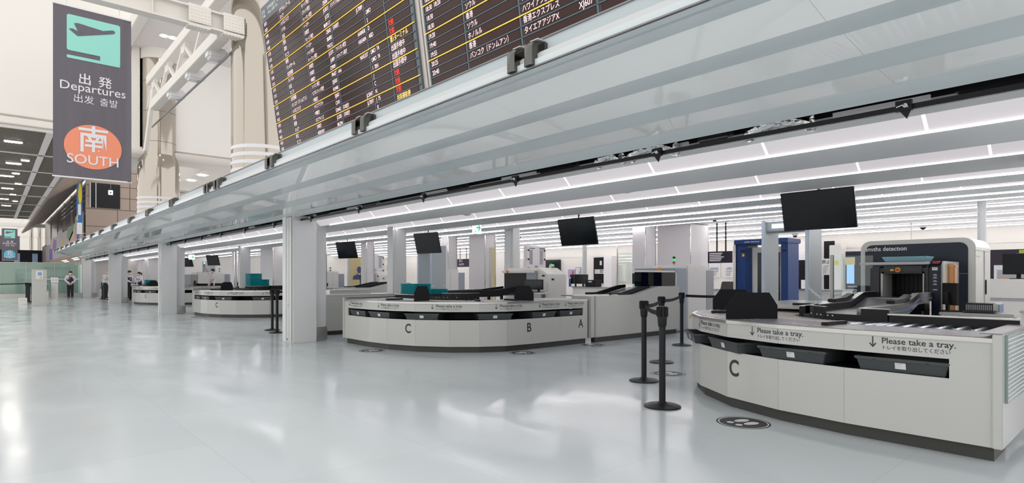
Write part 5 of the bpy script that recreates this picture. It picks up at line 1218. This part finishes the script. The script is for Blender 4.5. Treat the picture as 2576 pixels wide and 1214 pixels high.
MB().box(ka, kb, 32.8, 33.25, 0, 1.59).build('cabinet', M['white'], ks, bevel=.01)
MB().box(ka + .12, kb - .12, 32.785, 32.8, 1.17, 1.53).build('bezel', M['machine'], ks, bevel=.006); MB().box(ka + .19, kb - .18, 32.775, 32.785, 1.33, 1.47).build('screen', mat('kiosk_screen', (.10, .16, .28), .2, emit=.25, ecol=(.25, .4, .7)), ks)
g = MB()
for i in range(3): g.cyl((ka + .26 + i * .06, 32.785, 1.25), (ka + .26 + i * .06, 32.77, 1.25), .012, n=8)
g.build('button', M['grey'], ks); MB().cyl((kb - .22, 32.785, 1.24), (kb - .22, 32.765, 1.24), .022, n=10).build('stop_button', M['orange'], ks); MB().box(ka, kb, 32.796, 32.8, 1.09, 1.10).build('door_seam', M['grey'], ks)
sh = thing('shelf_rack', (2.2, 43, 0), 'low steel rack with blue edged shelves right of the white kiosk', 'shelf')
a, b = at_y(100.5, 43), at_y(123, 43)
for x in (a, b - .03): MB().box(x, x + .03, 43, 43.5, 0, .82).build('side_frame', M['steel'], sh)
for i, z in enumerate((.50, .62, .74, .83)): MB().box(a, b, 43, 43.5, z, z + .035).build('shelf', mat('shelf_blue', (.25, .42, .55), .4) if i in (0, 3) else M['kick'], sh)
MB().box(a + .03, b - .03, 43.1, 43.45, 0, .45).build('lower_box', M['machine'], sh)
st = thing('notice_stand', (3.0, 43.4, 0), 'white pedestal stand with a tilted two panel notice beside the standing person', 'notice stand')
a, b = at_y(128.5, 43.4), at_y(147, 43.4)
MB().box(a + .02, b - .02, 43.4, 43.7, 0, 1.0).build('pedestal', M['machine'], st); MB().prism([(a, 43.32, .98), (a, 43.72, 1.24), (a, 43.72, 1.20), (a, 43.32, .94)], (b - a, 0, 0)).build('tilted_top', M['bwhite'], st)
u_, v_ = X3, Vector((0, .4, .26)).normalized(); g = MB()
for k in (0, 1):
    for i in range(6): g.add([Vector((a + (b - a) * (.12 + k * .44), 43.37 + i * .045, 1.016 + i * .0293)) + q for q in (Vector((0, 0, 0)), X3 * (b - a) * .3, X3 * (b - a) * .3 + v_ * .025, v_ * .025)], [(0, 1, 2, 3)])
g.build('notice_print', M['grey'], st)
o = MB().box(.95, 1.25, 34.9, 35.3, 0, .30).build('white_box', M['machine'], bevel=.01); tag(o, 'small white box on the floor behind the far barrier posts', 'box'); MB().box(.95, 1.25, 34.895, 34.9, .2, .205).build('lid_seam', M['grey'], o)
# ================================================================== BACK OF THE SECURITY HALL
def sx(px0, px1, py0, py1, X, th, m, name, lab, cat, zb=None, grp=None):
    y1, y0 = at_x(px0, X), at_x(px1, X); tt_ = dist(X, (y0 + y1) / 2); z1 = z_t(py0, tt_); z0 = z_t(py1, tt_) if zb is None else zb
    o = MB().box(X - th, X, y0, y1, z0, z1).build(name, M[m]); tag(o, lab, cat, grp); return o, (y0, y1, z0, z1, X - th)
XB = 26.31
for a, b, l in ((1530, 1550, 'white pier at the back wall, right of the black board'), (2009, 2036, 'white pier at the back wall behind the metal detector arch'), (1292, 1316, 'pale pier at the back wall right of the second plain column')):
    y1, y0 = at_x(a, XB), at_x(b, XB); o = MB().box(XB - .4, XB, y0, y1, 0, 2.45).build('pier', M['partition']); tag(o, l, 'pier'); MB().box(XB - .41, XB - .4, y0, y1, 0, .1).build('skirting', M['grey'], o)
def lines(parent, e, n, m, h=.6, name='print', seed=0):
    y0, y1, z0, z1, x = e; g = MB(); rr = random.Random(seed); H_ = z1 - z0
    for i in range(n):
        zz = z1 - H_ * (.12 + .78 * i / n); w = (y1 - y0) * rr.uniform(.45, .86); g.add([(x - .004, y1 - (y1 - y0) * .07, zz), (x - .004, y1 - (y1 - y0) * .07 - w, zz), (x - .004, y1 - (y1 - y0) * .07 - w, zz - H_ * .78 / n * h), (x - .004, y1 - (y1 - y0) * .07, zz - H_ * .78 / n * h)], [(0, 1, 2, 3)])
    return g.build(name, M[m] if m in M else MATS[m], parent)
o, e = sx(1495, 1521, 647, 672, XB, .06, 'blackmat', 'notice_board', 'black board with a small white card on the back wall', 'board', zb=.9); MB().box(e[4] - .01, e[4], e[0] + .16, e[0] + .30, e[3] - .45, e[3] - .2).build('card', M['label'], o)
o, e = sx(1497, 1520, 677, 688, XB - .062, .03, 'label', 'notice_sign', 'white prohibition sign with a red ring on the back wall', 'sign'); lines(o, (e[0], (e[0] + e[1]) / 2, e[2], e[3], e[4]), 2, 'ink', .5)
yy, zz = e[1] - (e[1] - e[0]) * .24, (e[2] + e[3]) / 2; MB().ring([[(e[4] - d, yy + q * math.cos(a_), zz + q * math.sin(a_)) for q, d in ((.085, 0), (.085, .006), (.065, .006), (.065, 0))] for a_ in [2 * math.pi * k / 20 for k in range(21)]], cap=False).build('red_ring', M['red'], o)
o, e = sx(1376, 1411, 653, 674, XB, .2, 'screen', 'wall_display', 'dark curved display with a pale disc on the back wall', 'display', zb=1.4); MB().prism([(e[4] - .001, (e[0] + e[1]) / 2 + p[0], (e[2] + e[3]) / 2 + p[1]) for p in disc(.24, 20)], (-.006, 0, 0)).build('pale_disc', M['grey'], o)
M['violet'] = mat('poster_violet', (.45, .36, .55), .6)
o, e = sx(1430, 1447, 677, 699, XB, .04, 'violet', 'poster', 'violet poster with a red mark on the back wall', 'poster'); MB().box(e[4] - .004, e[4], e[0] + .1, e[0] + .2, e[2] + .12, e[3] - .1).build('red_mark', M['red'], o)
o, e = sx(1449, 1462, 672, 691, XB, .04, 'grey', 'wall_sign', 'grey sign with white lines left of the slim post', 'sign'); lines(o, e, 4, 'bwhite')
o, e = sx(1151, 1182, 651, 671, 22, .06, 'vest', 'wall_sign', 'dark sign with white letters seen between the partition panels', 'sign'); w_ = MB(); write(w_, 'A I', (e[4] - .004, e[1] - .25, e[2] + .30), -Y3, Z3, .28, .01); write(w_, 'AUTO', (e[4] - .004, e[1] - .25, e[2] + .10), -Y3, Z3, .18, .01); w_.build('lettering', M['bwhite'], o)
MB().box(21.96, 21.99, e[0] + .3, e[0] + .33, e[3], 3.06).box(21.96, 21.99, e[1] - .33, e[1] - .3, e[3], 3.06).build('hanger', M['black'], o)
o, e = sx(1783, 1843, 632, 661, 18.2, .06, 'vest', 'hanging_sign', 'black hanging notice with white writing left of the blue body scanner', 'sign'); lines(o, e, 5, 'bwhite', .62, 'white_writing', 4)
MB().box(18.15, 18.18, e[0] + .2, e[0] + .24, e[3], 3.06).box(18.15, 18.18, e[1] - .34, e[1] - .3, e[3], 3.06).build('hanger', M['black'], o)
M['pblue'] = mat('poster_blue', (.36, .42, .60), .5)
for a, b, l in ((1783, 1813, 'framed pale poster with a blue airport picture below the hanging notice'), (1826, 1846, 'second framed pale poster partly behind the blue body scanner')):
    o, e = sx(a, b, 657, 698, XB, .04, 'label', 'poster', l, 'poster'); MB().box(e[4] - .006, e[4], e[0] + .1, e[1] - .1, e[2] + .5, e[3] - .35).build('picture', M['pblue'], o); lines(o, (e[0], e[1], e[2], e[2] + .5, e[4]), 4, 'grey')
o, e = sx(1970, 1991, 632, 684, XB, .05, 'blackmat', 'wall_board', 'dark wall board with a yellow strip right of the blue body scanner', 'panel', zb=.8); M['lime'] = mat('lime', (.45, .45, .05), .5); MB().box(e[4] - .02, e[4], e[0] + .1, e[0] + .3, e[3] - .65, e[3] - .05).build('yellow_strip', M['lime'], o)
o, e = sx(2074, 2100, 606, 727, XB - .3, .06, 'blackmat', 'wall_board', 'tall dark board behind the right post of the metal detector arch', 'panel', zb=0); MB().box(e[4] - .004, e[4], e[0], e[1], 0, .1).build('skirting', M['grey'], o)
y1, y0 = at_x(2100, XB - .3), at_x(2129, XB - .3); o = MB().box(XB - .9, XB - .3, y0, y1, 0, 2.55).build('pier', M['machine'], bevel=.02); tag(o, 'cream pier with a yellow sticker between the arch and the navy scanner', 'pier'); MB().box(XB - .905, XB - .9, y1 - .35, y1 - .2, 1.75, 1.92).build('sticker', mat('sticker_yellow', (.75, .68, .05), .5), o)
o, e = sx(2070, 2095, 650, 668, XB - .355, .03, 'label', 'notice_sign', 'white notice sign with dark characters behind the arch post', 'sign'); w_ = MB(); write(w_, '禁止', (e[4] - .004, e[0] + .42, e[3] - .20), -Y3, Z3, .17, .01); w_.build('lettering', M['ink'], o)
o, e = sx(2070, 2093, 669, 691, XB - .355, .03, 'label', 'poster', 'white poster with an orange stripe behind the arch post', 'poster'); MB().box(e[4] - .004, e[4], e[0] + .03, e[0] + .1, e[2] + .04, e[3] - .05).build('orange_stripe', M['orange'], o); lines(o, (e[0] + .12, e[1], e[2], e[3], e[4]), 4, 'grey')
o, e = sx(2128, 2166, 632, 742, XB - .6, .05, 'navy', 'display_case', 'dark glazed panel left of the navy baggage scanner', 'panel', zb=0); MB().box(e[4] - .03, e[4], (e[0] + e[1]) / 2 - .05, (e[0] + e[1]) / 2 + .22, 1.0, 1.75).build('blue_screen', mat('lit_blue', (.2, .4, .7), .3, emit=.5, ecol=(.35, .55, .95)), o); MB().box(e[4] - .02, e[4], e[0] + .2, e[0] + .55, 1.75, 2.05).build('paper', M['yellow'], o); lines(o, (e[0] + .05, e[1] - .05, .2, 1.0, e[4]), 5, 'grey', .4)
o, e = sx(2493, 2600, 627, 652, 20.5, .1, 'vest', 'header_board', 'dark header board with a green picture at the right edge', 'board', zb=0); MB().box(e[4] - .01, e[4], e[1] - 1.25, e[1] - .6, e[3] - .35, e[3] - .02).build('green_picture', M['lime'], o)
MB().box(e[4] - .02, e[4], e[0], e[1] - .08, .9, e[3] - .42).build('whiteboard', M['label'], o); g = MB(); rr = random.Random(2)
for i in range(26):
    y_, z_ = e[1] - .25 - rr.random() * 1.4, 1.45 + rr.random() * .45; g.box(e[4] - .026, e[4] - .02, y_ - .05 - rr.random() * .1, y_, z_, z_ + .02 + rr.random() * .03)
g.build('drawing', M['grey'], o); MB().box(e[4] - .03, e[4] - .02, e[1] - .75, e[1] - .15, 1.0, 1.45).build('grey_poster', M['grey'], o); MB().box(e[4] - .026, e[4] - .02, e[1] - 1.15, e[1] - .8, 1.55, 1.66).box(e[4] - .036, e[4] - .03, e[1] - .45, e[1] - .25, 1.12, 1.22).build('coloured_tag', M['orange'], o)
monitor(13.2, at_x(2562, 13.2), 1.22, math.radians(-90), .42, .36, 'black monitor at the right edge in front of the whiteboard', .08)
x_, y_ = 13.2, at_x(2562, 13.2); o = MB().box(x_ - .3, x_ + .3, y_ - .6, y_ + .6, 0, 1.22).build('service_desk', M['machine'], bevel=.01); tag(o, 'pale service desk under the monitor at the right edge', 'desk'); MB().box(x_ - .31, x_ - .3, y_ - .6, y_ + .6, .85, .9).build('edge_band', M['grey'], o)
# low inspection desks in the middle distance
def low(px0, px1, pt, X, dp, lab, m='machine'):
    y1, y0 = at_x(px0, X), at_x(px1, X); tt_ = dist(X, (y0 + y1) / 2); z = z_t(pt, tt_)
    t = thing('inspection_desk', (X, (y0 + y1) / 2, 0), lab, 'desk', 'low inspection desks'); MB().box(X, X + dp, y0, y1, .08, z - .03).build('body', M[m], t, bevel=.01); MB().box(X - .03, X + dp, y0 - .02, y1 + .02, z - .03, z).build('worktop', M['grey'], t); MB().box(X + .04, X + dp, y0, y1, 0, .08).build('plinth', M['kick'], t); return X, y0, y1, z
d1 = low(1985, 2118, 728, 14.5, .7, 'long low desk behind the metal detector arch with screens on it')
d2 = low(1440, 1605, 722, 15.2, .7, 'low desk behind the slim white post and the plain side counter')
d3 = low(1788, 1846, 727, 15.5, .7, 'low desk left of the blue body scanner')
low(1135, 1236, 728, 16.8, .6, 'low white desk in front of the tall partition panels')
low(925, 985, 722, 17.5, .6, 'low desk just left of the first plain column')
for px, py, l in ((2003, 668, 'upper tilted tablet screen on the arm behind the arch'), (2012, 690, 'lower tilted tablet screen on the arm behind the arch')):
    xx = 14.8 if py < 680 else 14.62; y_ = at_x(px, xx); z_ = z_t(py, dist(xx, y_)); monitor(xx, y_, d1[3], math.radians(-62), .40, .27, l, z_ - d1[3] - .13)
monitor(15.0, at_x(1980, 15.0), d1[3], math.radians(-90), .34, .42, 'dark upright monitor beside the right post of the blue body scanner', .18)
for px, l in ((1447, 'left screen of the twin monitors by the blue bottle'), (1466, 'right screen of the twin monitors right of the blue bottle')): monitor(15.4, at_x(px, 15.4), d2[3], math.radians(-75), .40, .33, l, .10)
for px, l in ((1332, 'left screen of the twin monitors beside the slanted lid scanner'), (1353, 'right screen of the twin monitors beside the slanted lid scanner')): monitor(9.55, at_x(px, 9.55), .90, math.radians(-82), .30, .24, l, .06)
o = MB().box(9.3, 9.85, at_x(1366, 9.5), at_x(1318, 9.5), .86, .90).build('monitor_shelf', M['machine']); tag(o, 'shelf under the twin monitors beside the slanted lid scanner', 'shelf')
for y_ in (at_x(1364, 9.5), at_x(1320, 9.5) - .04): MB().box(9.5, 9.6, y_, y_ + .04, 0, .86).build('leg', M['steel'], o)
y_ = at_x(1435, 15.3); o = MB().lathe((15.28, y_, d2[3]), [(.045, .001), (.045, .27), (.03, .29)], 16).build('blue_bottle', mat('bottle_blue', (.02, .08, .32), .3), smooth=True); tag(o, 'blue bottle with white cap beside the twin monitors', 'bottle'); MB().lathe((15.28, y_, d2[3]), [(.046, .285), (.046, .32)], 16).build('cap', M['bwhite'], o)
y_ = at_x(1487, 15.5); o = MB().box(15.3, 15.65, y_ - .34, y_ + .10, d2[3] + .001, d2[3] + .24).build('equipment_box', M['black'], bevel=.01); tag(o, 'black equipment box right of the twin monitors', 'box'); MB().box(15.29, 15.3, y_ - .2, y_ - .05, d2[3] + .16, d2[3] + .2).build('label_plate', M['label'], o)
y_ = at_x(1835, 15.2); t = thing('office_chair', (15.0, y_, 0), 'grey office chair back rising left of the blue body scanner', 'chair')
MB().prism([(14.9, y_ - .18, .62), (14.98, y_ - .18, .62), (15.18, y_ - .18, 1.12), (15.10, y_ - .18, 1.14)], (0, .36, 0)).build('backrest', M['kick'], t, bevel=.02); MB().box(14.5, 14.95, y_ - .22, y_ + .22, .46, .54).build('seat', M['kick'], t, bevel=.02); MB().cyl((14.75, y_, .06), (14.75, y_, .46), .03).build('gas_post', M['black'], t)
g = MB()
for k in range(5): g.cyl((14.75, y_, .07), (14.75 + .27 * math.cos(k * 1.257), y_ + .27 * math.sin(k * 1.257), .03), .02)
g.build('star_base', M['black'], t)
# glazed room at the back
gr = thing('glazed_booth', (24, 12, 0), 'glazed booth with a grey screen at the back, left of the narrow partition', 'booth')
y1, y0 = at_x(1551, 24), at_x(1596, 24); MB().box(24, 24.02, y0, y1, .9, 2.5).build('pane', M['glass'], gr); MB().box(24, 26.2, y0, y1, 0, .9).build('sill_wall', M['machine'], gr); MB().box(23.97, 24.04, y1 - .06, y1, 0, 2.9).build('post', M['steel'], gr); MB().box(25.2, 25.3, (y0 + y1) / 2 - .55, (y0 + y1) / 2 + .2, 1.45, 2.1).build('grey_screen', M['grey'], gr); MB().box(25.3, 26.2, (y0 + y1) / 2 - .2, (y0 + y1) / 2 - .1, 1.7, 1.8).build('screen_arm', M['black'], gr)
# cameras and detectors on the ceilings
for px, py, t_, l in ((1798, 572, 17.5, 'black dome camera near the tall partition panel'), (1306, 607, 25, 'small dome camera on the rear ceiling right of the second plain column'), (2322, 574, 20.5, 'small dome camera above the navy scanner'), (1447, 626, 25.6, 'dome camera at the rear bulkhead near the slim post'), (2000, 597, 24.5, 'dome camera above the pier behind the arch')):
    x, y = at_t(px, t_); x = min(x, 26.0); o = MB().lathe((x, y, 0), [(.11, 2.99), (.12, 3.02), (.12, 3.055)], 16).build('dome_camera', M['bwhite'], smooth=True); tag(o, l, 'camera'); MB().sphere((x, y, 2.99), .09, 12, (1, 1, .9)).build('dark_dome', M['black'], o)
x, y = at_t(2293, 19.5); o = MB().cyl((x, y, 2.45), (x, y, 3.058), .018).build('hanging_camera', M['machine']); tag(o, 'security camera on a thin drop pole above the navy scanner', 'camera'); MB().box(x - .12, x + .08, y - .05, y + .05, 2.37, 2.45).build('camera_head', M['kick'], o, bevel=.02)
for px, x, l in ((1577, 5.9, 'white smoke detector under the first ceiling plank over the middle counter'), (1690, 8.3, 'white smoke detector under the second plank near the nearest screen'), (1174, 6.3, 'white smoke detector under the planks above the green exit sign')):
    y = at_x(px, x); k = 0 if x < 6.95 else 1; za = ztop(tops[k]) - RH; zc = za + (ztop(tops[k + 1]) - za) * (x - tops[k] - RW) / (tops[k + 1] - tops[k] - RW) - .03
    o = MB().lathe((x, y, zc), [(.03, -.055), (.075, -.04), (.085, 0.0), (.085, .04)], 20).build('smoke_detector', M['bwhite'], smooth=True); tag(o, l, 'smoke detector'); MB().box(x - .1, x + .1, y - .13, y + .13, zc + .0, zc + .03).build('mount_plate', M['bwhite'], o)
